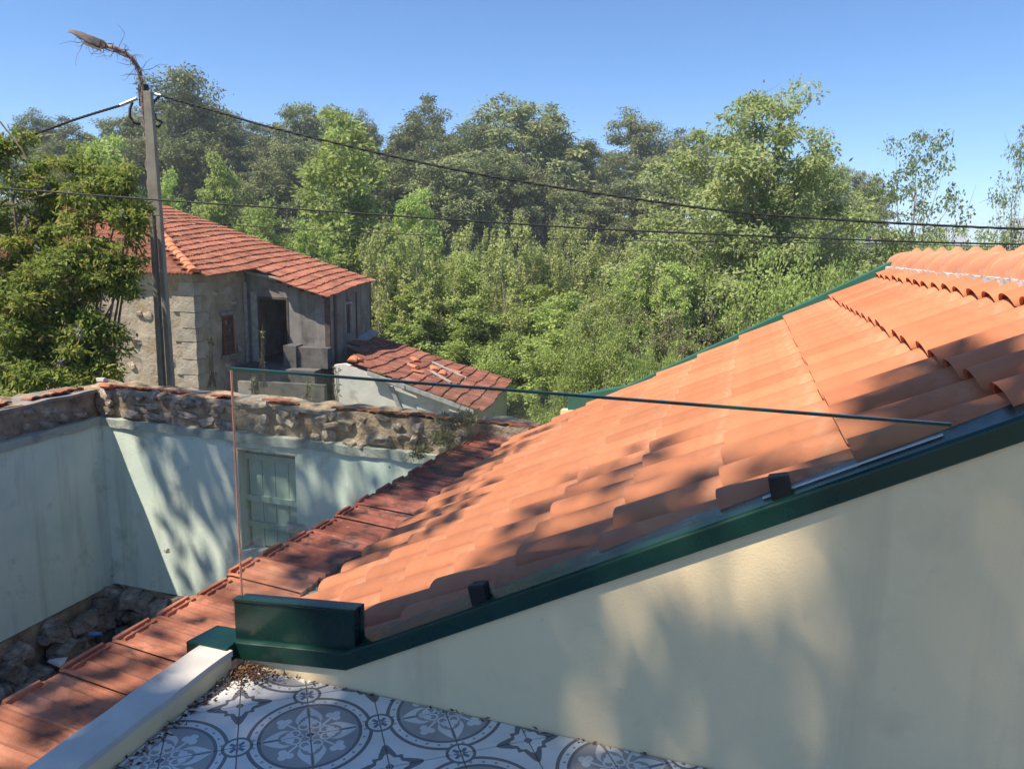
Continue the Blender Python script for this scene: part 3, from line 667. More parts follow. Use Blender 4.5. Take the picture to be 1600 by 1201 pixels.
while y < YW+0.1:
    if random.random() < 0.93:
        lpart(link('coping_tile', random.choice(FT), None, (XL-0.14+random.uniform(-.03, .03), y, -0.312+random.uniform(0, .012)), (-0.20+random.uniform(-.05, .05), random.uniform(-.05, .05), R(90)+random.uniform(-.12, .12))))
    y += 0.235
# rough stone footings under both plastered faces
for prt, along in ((fpart, 0), (lpart, 1)):
    if along == 0:
        co = link('footing', gridbox(XL, -2.6, YW+0.02, YW+0.4, -4.0, -2.925, 0.12), None, mat=MT['earth'])
    else:
        co = link('footing', gridbox(XL-0.4, XL-0.02, 2.0, YW+0.3, -4.0, -2.925, 0.12), None, mat=MT['earth'])
    rough(co, 0.05, 4, 3); prt(co)
    for k in range(110 if along == 0 else 150):
        s = random.uniform(0.16, 0.42); z = random.uniform(-3.8, -2.98); o_ = 0.02+(-2.95-z)*0.30+random.uniform(-.03, .06)
        if along == 0: p = (random.uniform(XL, -3.4), YW-o_, z)
        else: p = (XL+o_, random.uniform(2.8, YW), z)
        prt(stone(None, DST, p, (s, s*random.uniform(.7, 1), s*random.uniform(.55, .85))))
# loose rubble on the courtyard floor
mb = MB(); rng = random.Random(8)
def lump(mb, c, s, rng, squash=0.7):
    me = rng.choice(DST); M3 = Matrix.Rotation(rng.uniform(0, 6.3), 3, 'Z') @ Matrix.Rotation(rng.uniform(-.6, .6), 3, 'X')
    vs = [M3 @ Vector((v.co.x*s, v.co.y*s*rng.uniform(.8, .85), v.co.z*s*squash))+Vector(c) for v in me.vertices]
    mb.add(vs, [tuple(p.vertices) for p in me.polygons])
for k in range(420):
    s = rng.choice((.05, .07, .09, .12, .18)); x_, y_ = rng.uniform(-7.4, -2.95), rng.uniform(1.5, 7.0)
    lump(mb, (x_, y_, -3.69+s*0.2+0.1*mnoise.noise(Vector((x_, y_, 0)))), s, rng)
tag(mb.build('rubble', M('grey_rubble', [(0.14, 0.12, 0.11), (0.3, 0.28, 0.26), (0.42, 0.4, 0.38)], 3, 0.95, 0.5, 20, 0.02, coord='world')), 'loose grey rubble covering the courtyard ground', 'rubble', kind='stuff')
def scrap(name, px, py, D, s, m, lab):
    c = at(px, py, D); me = MB(); rng_ = random.Random(px)
    vs = [(rng_.uniform(-.5, .5)*s*2, rng_.uniform(-.5, .5)*s, rng_.uniform(-.2, .5)*s) for _ in range(14)]
    bm = bmesh.new()
    for p in vs: bm.verts.new(p)
    bmesh.ops.convex_hull(bm, input=bm.verts[:]); mm = bpy.data.meshes.new(name); bm.to_mesh(mm); bm.free()
    mm.materials.append(MT[m]); o = link(name, mm, None, tuple(c)); tag(o, lab, 'litter'); return o
scrap('plastic_wrapper', 150, 991, 8.55, 0.09, 'blue', 'crumpled blue plastic scrap on the courtyard rubble')
scrap('plastic_bag', 88, 1035, 8.6, 0.13, 'wplastic', 'crumpled white plastic bag lying on the rubble at lower left')

def broken_tile(px, py, D, s, lab, m='hiptile'):
    c = at(px, py, D); mb = MB(); rng_ = random.Random(px*3)
    bm = bmesh.new(); bmesh.ops.create_cube(bm, size=1)
    for v in bm.verts: v.co = Vector((v.co.x*s*1.5+rng_.uniform(-.2, .2)*s, v.co.y*s+rng_.uniform(-.2, .2)*s, v.co.z*s*0.55+rng_.uniform(-.1, .1)*s))
    bmesh.ops.bevel(bm, geom=bm.edges[:], offset=0.012, segments=1, affect='EDGES')
    mm = bpy.data.meshes.new('brick_fragment'); bm.to_mesh(mm); bm.free(); mm.materials.append(MT[m])
    o = link('brick_fragment', mm, None, tuple(c), (0.1, 0.3, rng_.uniform(0, 3))); tag(o, lab, 'brick'); return o
broken_tile(168, 603, 9.25, 0.12, 'broken orange brick piece leaning on the wall corner top')
broken_tile(160, 594, 9.3, 0.10, 'whitish mortar-covered brick piece lying at the wall corner top', 'mortar')
broken_tile(420, 645, 8.85, 0.16, 'red clay fragment stuck in the stone top of the wall, above the shutter', 'oldtile')
broken_tile(468, 653, 8.75, 0.11, 'pale stone chip sticking out beside the red clay fragment', 'cement')
broken_tile(463, 825, 6.2, 0.10, 'pale broken stone lying on the coping in front of the shutter', 'stone')

# ------------------------------------------------------------------ ruined house behind the courtyard
HA = R(8); HB = np.array([-14.34, 16.65]); ZG = -4.4
rh = empty('ruined_house', (HB[0], HB[1], ZG), HA, 'ruined stone house with sagging red tile roof and open doorway', 'house')
def rp(o): o.parent = rh; o.location = Vector(o.location)+Vector((0, 0, -ZG)); return o
YE, XE, YB = 2.72, 2.72, 6.30
def zr(x, y):
    z = 1.12-0.31*x-0.40*(1-sstep(0, 6.3, np.asarray(y)))+0.018*math.sin(1.1*x+0.7*y)+0.010*math.sin(2.3*y-x)
    if x > 0.1: z -= 0.06*math.sin(math.pi*min(1, (x-0.1)/2.6))*(1-min(1, max(0, (y-2.6)/3)))
    return float(z)
# stone block
sb = link('stone_wall', gridbox(-7.5, 0, 0, YB, -4.6, 0.62, 0.25), None, mat=MT['stucco']); rp(sb); rough(sb, 0.05, 1.5, 2)
random.seed(9); z = -4.2; k = 0
while z < 0.35:
    h = random.uniform(0.36, 0.50); w_ = 0.62 if k % 2 else 0.40; w2 = 0.30 if k % 2 else 0.62
    me = gridbox(-w_, 0.035, -0.035, w2, 0.012, h-0.014, 0.10)
    o = link('quoin', me, None, (0, 0, z), mat=MT['quoin']); rp(o); rough(o, 0.022, 3, k)
    z += h; k += 1
for i in range(26):     # field stones showing through the stucco on the lit face and the shaded face
    if i % 2: rp(stone(None, STN, (random.uniform(-3, -0.7), -0.02, random.uniform(-3.0, 0.2)), (random.uniform(.25, .55), .12, random.uniform(.2, .36))))
    else: rp(stone(None, STN, (0.0, random.uniform(0.7, 2.5), random.uniform(-3.0, 0.2)), (.12, random.uniform(.25, .55), random.uniform(.2, .38))))
wn = MB().box(0.025, 0.06, 1.30, 1.82, -1.76, -0.62).build('window', MT['timber']); rp(wn)
mb = MB(); mb.box(0.0605, 0.10, 1.30, 1.37, -1.76, -0.62); mb.box(0.0605, 0.10, 1.75, 1.82, -1.76, -0.62); mb.box(0.0605, 0.10, 1.37, 1.75, -0.69, -0.62); mb.box(0.0605, 0.10, 1.37, 1.75, -1.76, -1.69)
mb.build('frame', MT['redframe'], wn)
for zz in (-1.42, -1.15, -0.9): MB().box(0.062, 0.09, 1.37, 1.75, zz-.02, zz+.02).build('bar', MT['redframe'], wn)
MB().box(0.03, 0.16, 1.2, 1.92, -1.84, -1.765).build('sill', MT['cement'], wn)
MB().box(0.03, 0.10, 1.2, 1.92, -0.615, -0.50).build('lintel', MT['cement'], wn)
# extension, hollow, with open doorway and a small window
mb = MB(); YT = YE+0.16
def topf(x): return zr(x, YE)-0.06
def fpanel(x0, x1, z0, z1=None):
    za, zb_ = (topf(x0), topf(x1)) if z1 is None else (z1, z1)
    mb.hexa([(x0, YE, z0), (x1, YE, z0), (x1, YT, z0), (x0, YT, z0), (x0, YE, za), (x1, YE, zb_), (x1, YT, zb_), (x0, YT, za)])
fpanel(0.06, 0.40, -4.5); fpanel(0.40, 1.40, -0.13); fpanel(1.40, XE, -4.5)
rp(mb.build('front_wall', MT['greywall']))
mb = MB(); X2 = XE-0.14; wy0, wy1, wz0, wz1 = 3.95, 4.5, -1.32, -0.32
def rpanel(y0, y1, z0, z1=None):
    za, zb_ = ((zr(XE, y0)-0.06, zr(XE, y1)-0.06) if z1 is None else (z1, z1))
    mb.hexa([(X2, y0, z0), (XE, y0, z0), (XE, y1, z0), (X2, y1, z0), (X2, y0, za), (XE, y0, za), (XE, y1, zb_), (X2, y1, zb_)])
rpanel(YT, wy0, -4.5); rpanel(wy1, YB, -4.5); rpanel(wy0, wy1, -4.5, wz0); rpanel(wy0, wy1, wz1)
rp(mb.build('right_wall', MT['greywall']))
rp(MB().box(0.0, XE, YB-0.15, YB, -4.5, 0.1).build('back_wall', MT['greywall']))
rp(MB().box(0.06, X2, YT, YB-0.15, -2.3, -2.15).build('floor', MT['timber']))
door = rp(MB().box(0.20, 0.40, YE-0.06, YE-0.01, -2.15, 0.02).build('door', MT['greytimber']))
mb = MB(); mb.box(0.40, 0.46, YE-0.02, YE+0.10, -2.15, -0.13); mb.box(1.34, 1.40, YE-0.02, YE+0.10, -2.15, -0.13); mb.box(0.40, 1.40, YE-0.021, YE+0.10, -0.20, -0.132)
rp(mb.build('door_frame', MT['timber']))
wn = rp(MB().box(XE-0.10, XE-0.06, wy0+.3, wy1, wz0, wz1).build('window', MT['timber']))
mb = MB(); mb.box(XE-.05, XE+.02, wy0, wy0+.06, wz0, wz1); mb.box(XE-.05, XE+.02, wy1-.06, wy1, wz0, wz1); mb.box(XE-.05, XE+.02, wy0+.06, wy1-.06, wz1-.06, wz1)
mb.build('frame', MT['greytimber'], wn)
for (x0, x1, y0, y1) in ((XE-0.13, XE+0.03, YE-0.05, YE+0.02), (XE+0.002, XE+0.04, YE+0.32, YE+0.46), (XE+0.002, XE+0.03, 4.85, 4.93)):
    rp(MB().box(x0, x1, y0, y1, -4.3, zr(XE, YE)-0.05).build('post', MT['timber']))
rp(MB().box(0.02, 0.10, YE-0.16, YE-0.07, -3.6, 0.30).build('drainpipe', MT['greytimber']))
rp(MB().hexa([(XE, 4.0, -1.72), (XE+0.28, 4.0, -1.80), (XE+0.28, 6.3, -1.55), (XE, 6.3, -1.47), (XE, 4.0, -1.66), (XE+0.28, 4.0, -1.74), (XE+0.28, 6.3, -1.49), (XE, 6.3, -1.41)]).build('ledge_board', MT['greytimber']))
# roof courses: each course is a row of ribbed tiles with a dropped, uneven lower edge
def course(x0, x1, ya, yb, lift, rng, fn, mi_axis=0):
    """row of tiles between local x0 (upper) and x1 (lower), running ya..yb"""
    mb = MB(); tw = 0.225; n = max(1, int((yb-ya)/tw)); tw = (yb-ya)/n
    for i in range(n):
        j = rng.uniform(-.022, .022) if rng.random() < .4 else 0; dz = rng.uniform(-.008, .012); y0 = ya+i*tw; vs = []
        pr = [(0, .03), (.12, .012), (.3, .0), (.45, .022), (.6, .0), (.85, .008), (1.0, .024)]
        for (xx, dzz) in ((x0-0.03, 0.0), (x1+0.03+j, lift+dz)):
            for v, h in pr: vs.append(fn(xx, y0+v*tw, h+dzz))
        for v, h in pr: vs.append(fn(x1+0.03+j, y0+v*tw, h+lift+dz-0.045))
        k = len(pr)
        mb.add(vs, [(a, k+a, k+a+1, a+1) for a in range(k-1)]+[(k+a, 2*k+a, 2*k+a+1, k+a+1) for a in range(k-1)]+[(k, 0, 2*k), (2*k-1, 3*k-1, k-1)])
    return mb
rng = random.Random(4); dx = 0.345
f_main = lambda x, y, h: (x, y, zr(x, y)+h)
i = 0; xlow = 2.86
while xlow > -5.0:
    x1, x0 = xlow, xlow-dx
    ys = 2.22+0.02*i if x1 > 0.45 else max(-0.22, -x1-0.1)
    if 0.42 < x1 < 1.35: ys += 0.10+0.25*math.sin(i)**2
    rp(course(x0, x1, ys, YB+0.12+rng.uniform(-.03, .03), 0.05, rng, f_main).build('tile_course', MT['ruintile'])); xlow -= dx; i += 1
# hip end facing the pole: slopes down towards -y
def zh(x, y): return zr(-y if y > 0 else 0.0-y*1.0, max(0, y))+0.0
f_hip = lambda y, x, h: (x, y, zr(-y, max(0.0, y))+h)
yl = -0.25
while yl < 4.6:
    # lower edge at yl, upper at yl+dx; runs along x to the hip line x=-y
    mb = MB(); tw = 0.225; xa, xb = -7.8, -yl-0.05; n = int((xb-xa)/tw)
    for q in range(n):
        X0 = xb-(q+1)*tw; pr = [(0, .03), (.15, .01), (.3, .0), (.45, .022), (.6, .0), (.85, .008), (1.0, .024)]; vs = []
        for yy, dz in ((yl+dx+0.03, 0.0), (yl-0.03, 0.05)):
            for v, h in pr: vs.append(f_hip(yy, X0+v*tw, h+dz))
        for v, h in pr: vs.append(f_hip(yl-0.03, X0+v*tw, h+0.005))
        k = len(pr); mb.add(vs, [(a, k+a, k+a+1, a+1) for a in range(k-1)]+[(k+a, 2*k+a, 2*k+a+1, k+a+1) for a in range(k-1)])
    rp(mb.build('tile_course', MT['ruintile'])); yl += dx
def halfround(L, rad):
    mb = MB(); n = 6; vs = []
    for y, r_ in ((0, rad), (L, rad*0.82)):
        for i in range(n+1): a = math.pi*i/n; vs.append((-r_*math.cos(a), y, r_*0.75*math.sin(a)))
    return mb.add(vs, [(i, i+1, n+2+i, n+1+i) for i in range(n)]+[tuple(range(n, -1, -1))]).mesh('hip_tile', MT['hiptile'])
HT = halfround(0.46, 0.15); random.seed(2)
for i in range(13):
    d_ = -0.18+i*0.29; p = (-d_, d_, zr(-d_, max(0, d_))+0.02); p2_ = (-d_-0.29, d_+0.29, zr(-d_-0.29, max(0, d_+0.29))+0.02)
    dv = Vector(p2_)-Vector(p); el = math.atan2(dv.z, math.hypot(dv.x, dv.y))
    o = link('hip_tile', HT, None, p, (el, 0, R(45)+random.gauss(0, .05))); rp(o)
    o.rotation_euler = (Matrix.Rotation(R(45)+random.gauss(0, .04), 3, 'Z') @ Matrix.Rotation(el, 3, 'X')).to_euler()
RTm = halfround(0.46, 0.14)
for i in range(5): rp(link('ridge_tile', RTm, None, (-5.0, 4.6+i*0.4, zr(-5.0, 5.5)+0.0), (0, 0, 0)))
rp(MB().box(-7.4, -0.05, 0.05, YB-0.05, 0.5, 0.62).build('ceiling', MT['timber']))
for i, yy in enumerate((2.55, 2.66)):    # broken eave boards hanging over the door
    rp(MB().hexa([(0.1, yy, 0.60-.05*i), (1.15+.2*i, yy, 0.42-.12*i), (1.15+.2*i, yy+.12, 0.42-.12*i), (0.1, yy+.12, 0.60-.05*i),
                  (0.1, yy, 0.65-.05*i), (1.15+.2*i, yy, 0.47-.12*i), (1.15+.2*i, yy+.12, 0.47-.12*i), (0.1, yy+.12, 0.65-.05*i)]).build('eave_board', MT['greytimber']))
for i in range(5):
    x = 1.2+i*0.36; rp(MB().box(x, x+.07, 2.38, 3.2, zr(x, 2.8)-0.13, zr(x, 2.8)-0.04).build('rafter', MT['timber']))
# landing and stair walls in front of the door
rp(MB().box(0.1, 2.7, 1.6, YE-0.002, -4.4, -2.16).build('landing', MT['shadewall']))
rp(MB().box(1.55, 1.95, 2.0, 2.5, -2.158, -1.50).build('stair_post', MT['shadewall']))
rp(MB().box(1.955, 2.9, 2.1, 2.45, -2.158, -1.55).build('stair_wall', MT['shadewall']))
rp(MB().box(0.9, 1.30, 0.5, 0.62, -4.4, -2.35).build('stair_post', MT['cement']))
rp(MB().box(1.32, 3.3, 0.9, 1.08, -4.4, -2.42).build('stair_wall', MT['shadewall']))

# lower shed with its own tile roof
sd = empty('lower_shed', (HB[0]+5*math.cos(HA), HB[1]+5*math.sin(HA), ZG), HA, 'low lean-to shed with white gable and collapsing red tile roof', 'shed')
def sp_(o): o.parent = sd; o.location = Vector(o.location)+Vector((-5, 0, -ZG)); return o
def zs(x, y):
    t_ = (y-1.5)/4.8; near = -1.90-0.308*(x-3.95); far = -1.66-0.272*(x-2.69)
    return near*(1-t_)+far*t_+0.025*math.sin(3*y+2*x)
f_sh = lambda x, y, h: (x, y, zs(x, y)+h)
rng = random.Random(14); xl = 7.75; i = 0
while xl > 2.9:
    ys = min(5.2, 1.45+max(0, (4.45-xl))*1.9)
    rp_ = course(xl-0.42, xl, ys+rng.uniform(-.05, .05), 6.35, 0.05, rng, f_sh); sp_(rp_.build('tile_course', MT['shedtile'])); xl -= 0.42; i += 1
mb = MB(); gp = [(3.3, -4.6), (7.2, -4.6), (7.2, zs(7.2, 1.7)-.06), (5.2, zs(5.2, 1.7)-.06), (3.6, zs(3.6, 1.7)-0.10), (3.3, -1.95)]
sp_(mb.prism_y(gp, 1.62, 1.82).build('gable_wall', MT['whitewall']))
sp_(MB().hexa([(7.0, 1.82, -4.6), (7.2, 1.82, -4.6), (7.6, 6.3, -4.6), (7.4, 6.3, -4.6), (7.0, 1.82, zs(7.1, 1.8)-.06), (7.2, 1.82, zs(7.2, 1.8)-.06), (7.6, 6.3, zs(7.6, 6.3)-.06), (7.4, 6.3, zs(7.4, 6.3)-.06)]).build('side_wall', MT['whitewall']))
for (a, b_, o1) in ((5.0, 7.5, 0.0), (4.4, 5.5, 0.03)):
    sp_(MB().hexa([(a, 1.40-o1, zs(a, 1.5)-.13), (b_, 1.40-o1, zs(b_, 1.5)-.13), (b_, 1.46-o1, zs(b_, 1.5)-.13), (a, 1.46-o1, zs(a, 1.5)-.13),
                   (a, 1.40-o1, zs(a, 1.5)-.01), (b_, 1.40-o1, zs(b_, 1.5)-.01), (b_, 1.46-o1, zs(b_, 1.5)-.01), (a, 1.46-o1, zs(a, 1.5)-.01)]).build('verge_board', MT['greytimber']))
sp_(MB().hexa([(5.0, 1.50, -2.5), (5.12, 1.50, -2.5), (5.72, 1.58, -4.0), (5.60, 1.58, -4.0), (5.0, 1.56, -2.46), (5.12, 1.56, -2.46), (5.72, 1.62, -3.96), (5.60, 1.62, -3.96)]).build('brace', MT['greytimber']))
for (x, y, rz) in ((3.85, 1.6, .2), (3.98, 1.9, .9), (5.6, 4.2, .4), (5.2, 3.6, 1.2), (5.9, 3.9, .1), (4.9, 4.6, .7), (6.3, 4.9, 1.5), (5.5, 3.2, 2.0)):
    sp_(link('slipped_tile', HT if x < 4 else RTm, None, (x, y, zs(x, y)+0.05), (0.2, 0.1, rz), (1, .8, .6)))
for (x, y, L_, rz) in ((5.3, 4.9, 1.4, -0.35), (5.6, 3.6, 0.9, -0.5)):
    sp_(MB().box(0, L_, 0, 0.09, 0, 0.04).build('loose_batten', MT['greytimber'], loc=(x, y, zs(x, y)+0.08), rot=(0, 0.29, rz)))

# ------------------------------------------------------------------ utility pole with street lamp
pb = at(258, 560, 13.0); PX, PY = float(pb[0]), float(pb[1])
pole = empty('utility_pole', (PX, PY, -4.1), 0, 'grey slotted concrete utility pole carrying street lamp and cables, before the ruined house', 'pole')
lean = Matrix.Rotation(R(-YAW*57.3-0), 4, 'Z')
mb = MB(); H = 8.0; zs_ = 6.0
def leg(xa0, xa1, xb0, xb1, y0, y1, z0, z1): mb.hexa([(xa0, -y0, z0), (xa1, -y0, z0), (xa1, y0, z0), (xa0, y0, z0), (xb0, -y1, z1), (xb1, -y1, z1), (xb1, y1, z1), (xb0, y1, z1)])
leg(-.150, -.040, -.095, -.026, .08, .062, 0, zs_)
leg(.040, .150, .026, .095, .08, .062, 0, zs_)
leg(-.095, .095, -.062, .062, .062, .052, zs_+.001, H)
for z in (0.9, 2.6): mb.box(-.05, .05, -.04, .04, z, z+.2)
sh_ = mb.build('shaft', MT['concrete'], pole, rot=(0, 0, R(18)), bevel=0.012)
ptop = Vector((PX, PY, -4.1+H))
def loc_(p): return tuple(Vector(p)-Vector((PX, PY, -4.1)))
lean_v = Vector(at(222, 150, 13.0))-Vector(at(258, 560, 13.0))
# the arm rises beside the shaft and bends out to the left
arm = [loc_(at(*q)) for q in ((232, 230, 12.93), (224, 170, 12.9), (220, 120, 12.9), (217, 108, 12.88), (210, 96, 12.85), (200, 86, 12.8), (185, 77, 12.75), (163, 71, 12.7))]
MB().tube(arm, [.036]*8, 8).build('lamp_arm', MT['rust'], pole, smooth=True)
A, B_ = Vector(loc_(at(166, 72, 12.7))), Vector(loc_(at(108, 48, 12.55)))
d_ = (B_-A); L_ = d_.length; d_.normalize(); sd_ = d_.cross(Vector((0, 0, 1))).normalized(); upv = sd_.cross(d_)
mb = MB(); secs = [(0, .05, .042, -.04), (0.08, .10, .06, -.07), (0.35*L_, .125, .06, -.078), (0.8*L_, .11, .04, -.04), (L_, .075, .018, -.014)]
vs = []
for s_, wd, tp, bt in secs:
    c = A+d_*s_
    for a_, b2 in ((-wd, bt), (wd, bt), (wd*.7, tp), (-wd*.7, tp)): vs.append(tuple(c+sd_*a_+upv*b2))
fs = [(i*4+j, i*4+(j+1) % 4, i*4+4+(j+1) % 4, i*4+4+j) for i in range(4) for j in range(4)]+[(3, 2, 1, 0), (16, 17, 18, 19)]
MB().add(vs, fs).build('lamp_head', MT['lamp'], pole, bevel=0.01)
mb = MB(); c0, c1 = A+d_*0.12*L_-upv*0.088, A+d_*0.55*L_-upv*0.085
mb.add([tuple(c0+sd_*.09), tuple(c0-sd_*.09), tuple(c1-sd_*.09), tuple(c1+sd_*.09), tuple(c0+sd_*.05-upv*.03), tuple(c0-sd_*.05-upv*.03), tuple(c1-sd_*.05-upv*.03), tuple(c1+sd_*.05-upv*.03)],
       [(4, 5, 6, 7), (0, 1, 5, 4), (1, 2, 6, 5), (2, 3, 7, 6), (3, 0, 4, 7)]); mb.build('lamp_lens', MT['wplastic'], pole)
mb = MB().tube([loc_(at(224, 134, 13)), loc_(at(226, 165, 13))], .09, 8); mb.build('cable_clamp', MT['black'], pole)
for q in (((236, 146, 12.95), (252, 150, 12.9)), ((188, 165, 12.95), (214, 154, 12.95))):
    MB().tube([loc_(at(*q[0])), loc_(at(*q[1]))], .028, 6).build('anchor_clamp', MT['steel'], pole)
for pts in (((250, 150, 12.9), (241, 158, 12.9), (239, 172, 12.9), (244, 186, 12.9), (254, 192, 12.9), (248, 198, 12.95), (236, 196, 13)),
            ((207, 160, 12.9), (203, 170, 12.9), (203, 182, 12.9), (210, 193, 12.95), (220, 194, 13))):
    MB().tube([loc_(at(*q)) for q in pts], .024, 6).build('cable_loop', MT['cable'], pole, smooth=True)
def spline(P, n=12):
    P = [Vector(p) for p in P]; o = []
    for i in range(len(P)-1):
        a, b_, c, d = P[max(i-1, 0)], P[i], P[i+1], P[min(i+2, len(P)-1)]
        for k in range(n):
            u = k/n; o.append(0.5*((2*b_)+(c-a)*u+(2*a-5*b_+4*c-d)*u*u+(3*b_-a-3*c+d)*u**3))
    return o+[P[-1]]
def cable(pts, D, rad, lab, twist=False):
    P = spline([at(x, y, D) for x, y in pts]); mb = MB()
    if twist:
        for ph in (0, 2.09, 4.19):
            Q = []; ln = 0; N = 4
            for i in range(len(P)-1):
                for k in range(N):
                    p = P[i].lerp(P[i+1], k/N); ln = (i*N+k)*0.55+ph
                    Q.append(p+Vector((0, 0, 1))*math.sin(ln)*rad*.55+Vector(rt).cross(Vector((0, 0, 1)))*math.cos(ln)*rad*.55)
            mb.tube(Q, rad*.6, 5)
    else: mb.tube(P, rad, 6)
    o = mb.build('overhead_cable', MT['cable'], smooth=True); tag(o, lab, 'cable', 'overhead cables'); return o
cable([(250, 149), (350, 178), (450, 206), (725, 268), (1000, 312), (1225, 338), (1600, 358), (1900, 362)], 12.9, 0.020, 'thick twisted cable running from the pole top across the sky to the right', True)
cable([(-120, 286), (0, 294), (240, 312), (450, 326), (794, 349), (1000, 361), (1375, 376), (1600, 382), (1900, 386)], 10.3, 0.013, 'middle dark cable crossing the whole view in front of the pole')
cable([(252, 345), (450, 357), (656, 367), (1000, 376), (1375, 381), (1600, 386.5), (1900, 391)], 13.2, 0.007, 'thin lowest cable running just under the middle cable')
cable([(188, 165), (120, 186), (45, 213), (-40, 240), (-150, 268)], 12.95, 0.021, 'short twisted cable dropping left from the pole', True)

# ------------------------------------------------------------------ vegetation
def leafy(name, mat, C, L, W, D, rng, tint):
    """one mesh of rhombic leaves: C base points, L, W sizes, D axis directions"""
    n = len(C); Dn = D/np.linalg.norm(D, axis=1, keepdims=True)
    rnd = rng.normal(size=(n, 3))*.55+np.array([-.30, -.50, .75]); S = np.cross(Dn, rnd); S /= np.linalg.norm(S, axis=1, keepdims=True)+1e-9
    N = np.cross(S, Dn)
    L = L[:, None]; W = W[:, None]
    v = np.empty((n, 4, 3)); v[:, 0] = C; v[:, 1] = C+Dn*L*.45+S*W*.5+N*W*.12; v[:, 2] = C+Dn*L; v[:, 3] = C+Dn*L*.45-S*W*.5+N*W*.12
    me = bpy.data.meshes.new(name)
    me.vertices.add(4*n); me.vertices.foreach_set('co', v.reshape(-1).astype(np.float32))
    me.loops.add(4*n); me.loops.foreach_set('vertex_index', np.arange(4*n, dtype=np.int32))
    me.polygons.add(n); me.polygons.foreach_set('loop_start', np.arange(0, 4*n, 4, dtype=np.int32))
    me.update(calc_edges=True)
    a = me.attributes.new('tint', 'FLOAT', 'POINT'); a.data.foreach_set('value', np.repeat(np.clip(tint, 0, 1), 4).astype(np.float32))
    me.materials.append(mat); return me
def blob_leaves(rng, cl, per, L, W, out=0.5, droop=0.3, up=0.0, vary=0.35):
    """cl: list of (centre, radii); returns arrays for leafy()"""
    Cs, Ds, Ts = [], [], []
    for c, rr in cl:
        k = max(4, int(per*rng.uniform(.7, 1.3)))
        g = rng.normal(size=(k, 3)); g /= np.linalg.norm(g, axis=1, keepdims=True)
        rad = rng.uniform(.25, 1.0, size=(k, 1))**0.55*(1+0.25*rng.normal(size=(k, 1)))
        p = c+g*rad*np.asarray(rr)
        d = g*out+rng.normal(size=(k, 3))*.6; d[:, 2] += -droop+up
        Cs.append(p); Ds.append(d); Ts.append(np.clip(rng.normal(rng.uniform(.3, .7), .18, size=k), 0, 1))
    C = np.concatenate(Cs); n = len(C)
    return C, L*rng.uniform(1-vary, 1+vary, n), W*rng.uniform(1-vary, 1+vary, n), np.concatenate(Ds), np.concatenate(Ts)
def tree_proto(kind, seed):
    """unit tree standing at the origin: returns (trunk mesh, crown mesh, height, radius)"""
    rng = np.random.default_rng(seed); p = KINDS[kind]; H, Rr = p['H'], p['R']
    tb = MB(); cl = []
    multi = p.get('stems', 1)
    for s in range(multi):
        az = rng.uniform(0, 6.28); off = np.array([math.cos(az), math.sin(az), 0])*(0 if multi == 1 else rng.uniform(.15, .55)*Rr)
        lean_ = rng.normal(size=3)*p.get('lean', .04); top = np.array([lean_[0]*H, lean_[1]*H, H*p.get('tt', .9)*rng.uniform(.85, 1.0)])+off*1.6
        base = off*.5
        def tr(u, b=base, t_=top, w_=rng.normal(size=2)*.03*H): return b+(t_-b)*u+np.array([w_[0]*math.sin(u*3.1), w_[1]*math.sin(u*4.2), 0])
        nseg = 9; r_b = p['tr']/math.sqrt(multi)
        tb.tube([tr(i/nseg)-(np.array([0, 0, .4]) if i == 0 else 0) for i in range(nseg+1)], [r_b*(1-.88*i/nseg)+.008 for i in range(nseg+1)], 7)
        nb = p['nb']//multi
        for b in range(nb):
            u = p['c0']+(1-p['c0'])*((b+rng.uniform(0, 1))/nb)**p.get('dist', .85)
            hrel = (u-p['c0'])/(1-p['c0']); prof = np.interp(hrel, p['pz'], p['pr'])
            az = b*2.4+rng.uniform(-.6, .6); reach = Rr*prof*rng.uniform(.55, 1.08)/(1 if multi == 1 else 1.5)
            zt = H*(p['c0']+(1-p['c0'])*hrel)
            a0 = tr(max(.12, u*rng.uniform(.55, .85)))
            end = np.array([tr(u)[0]+math.cos(az)*reach, tr(u)[1]+math.sin(az)*reach, zt+rng.uniform(-.03, .03)*H])
            mid = (a0+end)/2+np.array([0, 0, p.get('arch', .05)*reach])+rng.normal(size=3)*.06*reach
            pts = spline([a0, mid, end], 4); rb = max(.012, r_b*.38*(1-u*.6))
            tb.tube(pts, [rb*(1-.85*i/(len(pts)-1)) for i in range(len(pts))], 5, cap=False)
            nsub = p['sub']
            for k in range(nsub):
                f = rng.uniform(.35, 1.05) if k else 1.0
                q = np.array(pts[min(int(f*8), 8)]); cc = q+rng.normal(size=3)*p['rc']*(.9 if k else .2)
                if p.get('vert'): cc[2] += abs(rng.normal())*p['rc']
                rr = p['rc']*rng.uniform(.55, 1.25)*np.array(p.get('sq', (1, 1, .7)))
                cl.append((cc, rr))
                if k: tb.tube([q, (q+cc)/2+np.array([0, 0, .04]), cc], [rb*.3, rb*.2, .006], 4, cap=False)
                if rng.random() < p.get('tw', .3):
                    e = cc+rng.normal(size=3)*p['rc']; tb.tube([cc, e], [.01, .004], 3, cap=False)
    C, L, W, D, T = blob_leaves(rng, cl, p['per'], p['L'], p['W'], p.get('out', .5), p.get('droop', .3), p.get('up', 0))
    keep = C[:, 2] > 0.15
    cm = leafy(kind+'_crown', p['mat'], C[keep], L[keep], W[keep], D[keep], rng, T[keep])
    tm = tb.mesh(kind+'_trunk', p['bark'], smooth=True)
    return tm, cm, float(np.percentile(C[:, 2], 99.7)), float(np.percentile(np.hypot(C[:, 0], C[:, 1]), 96))
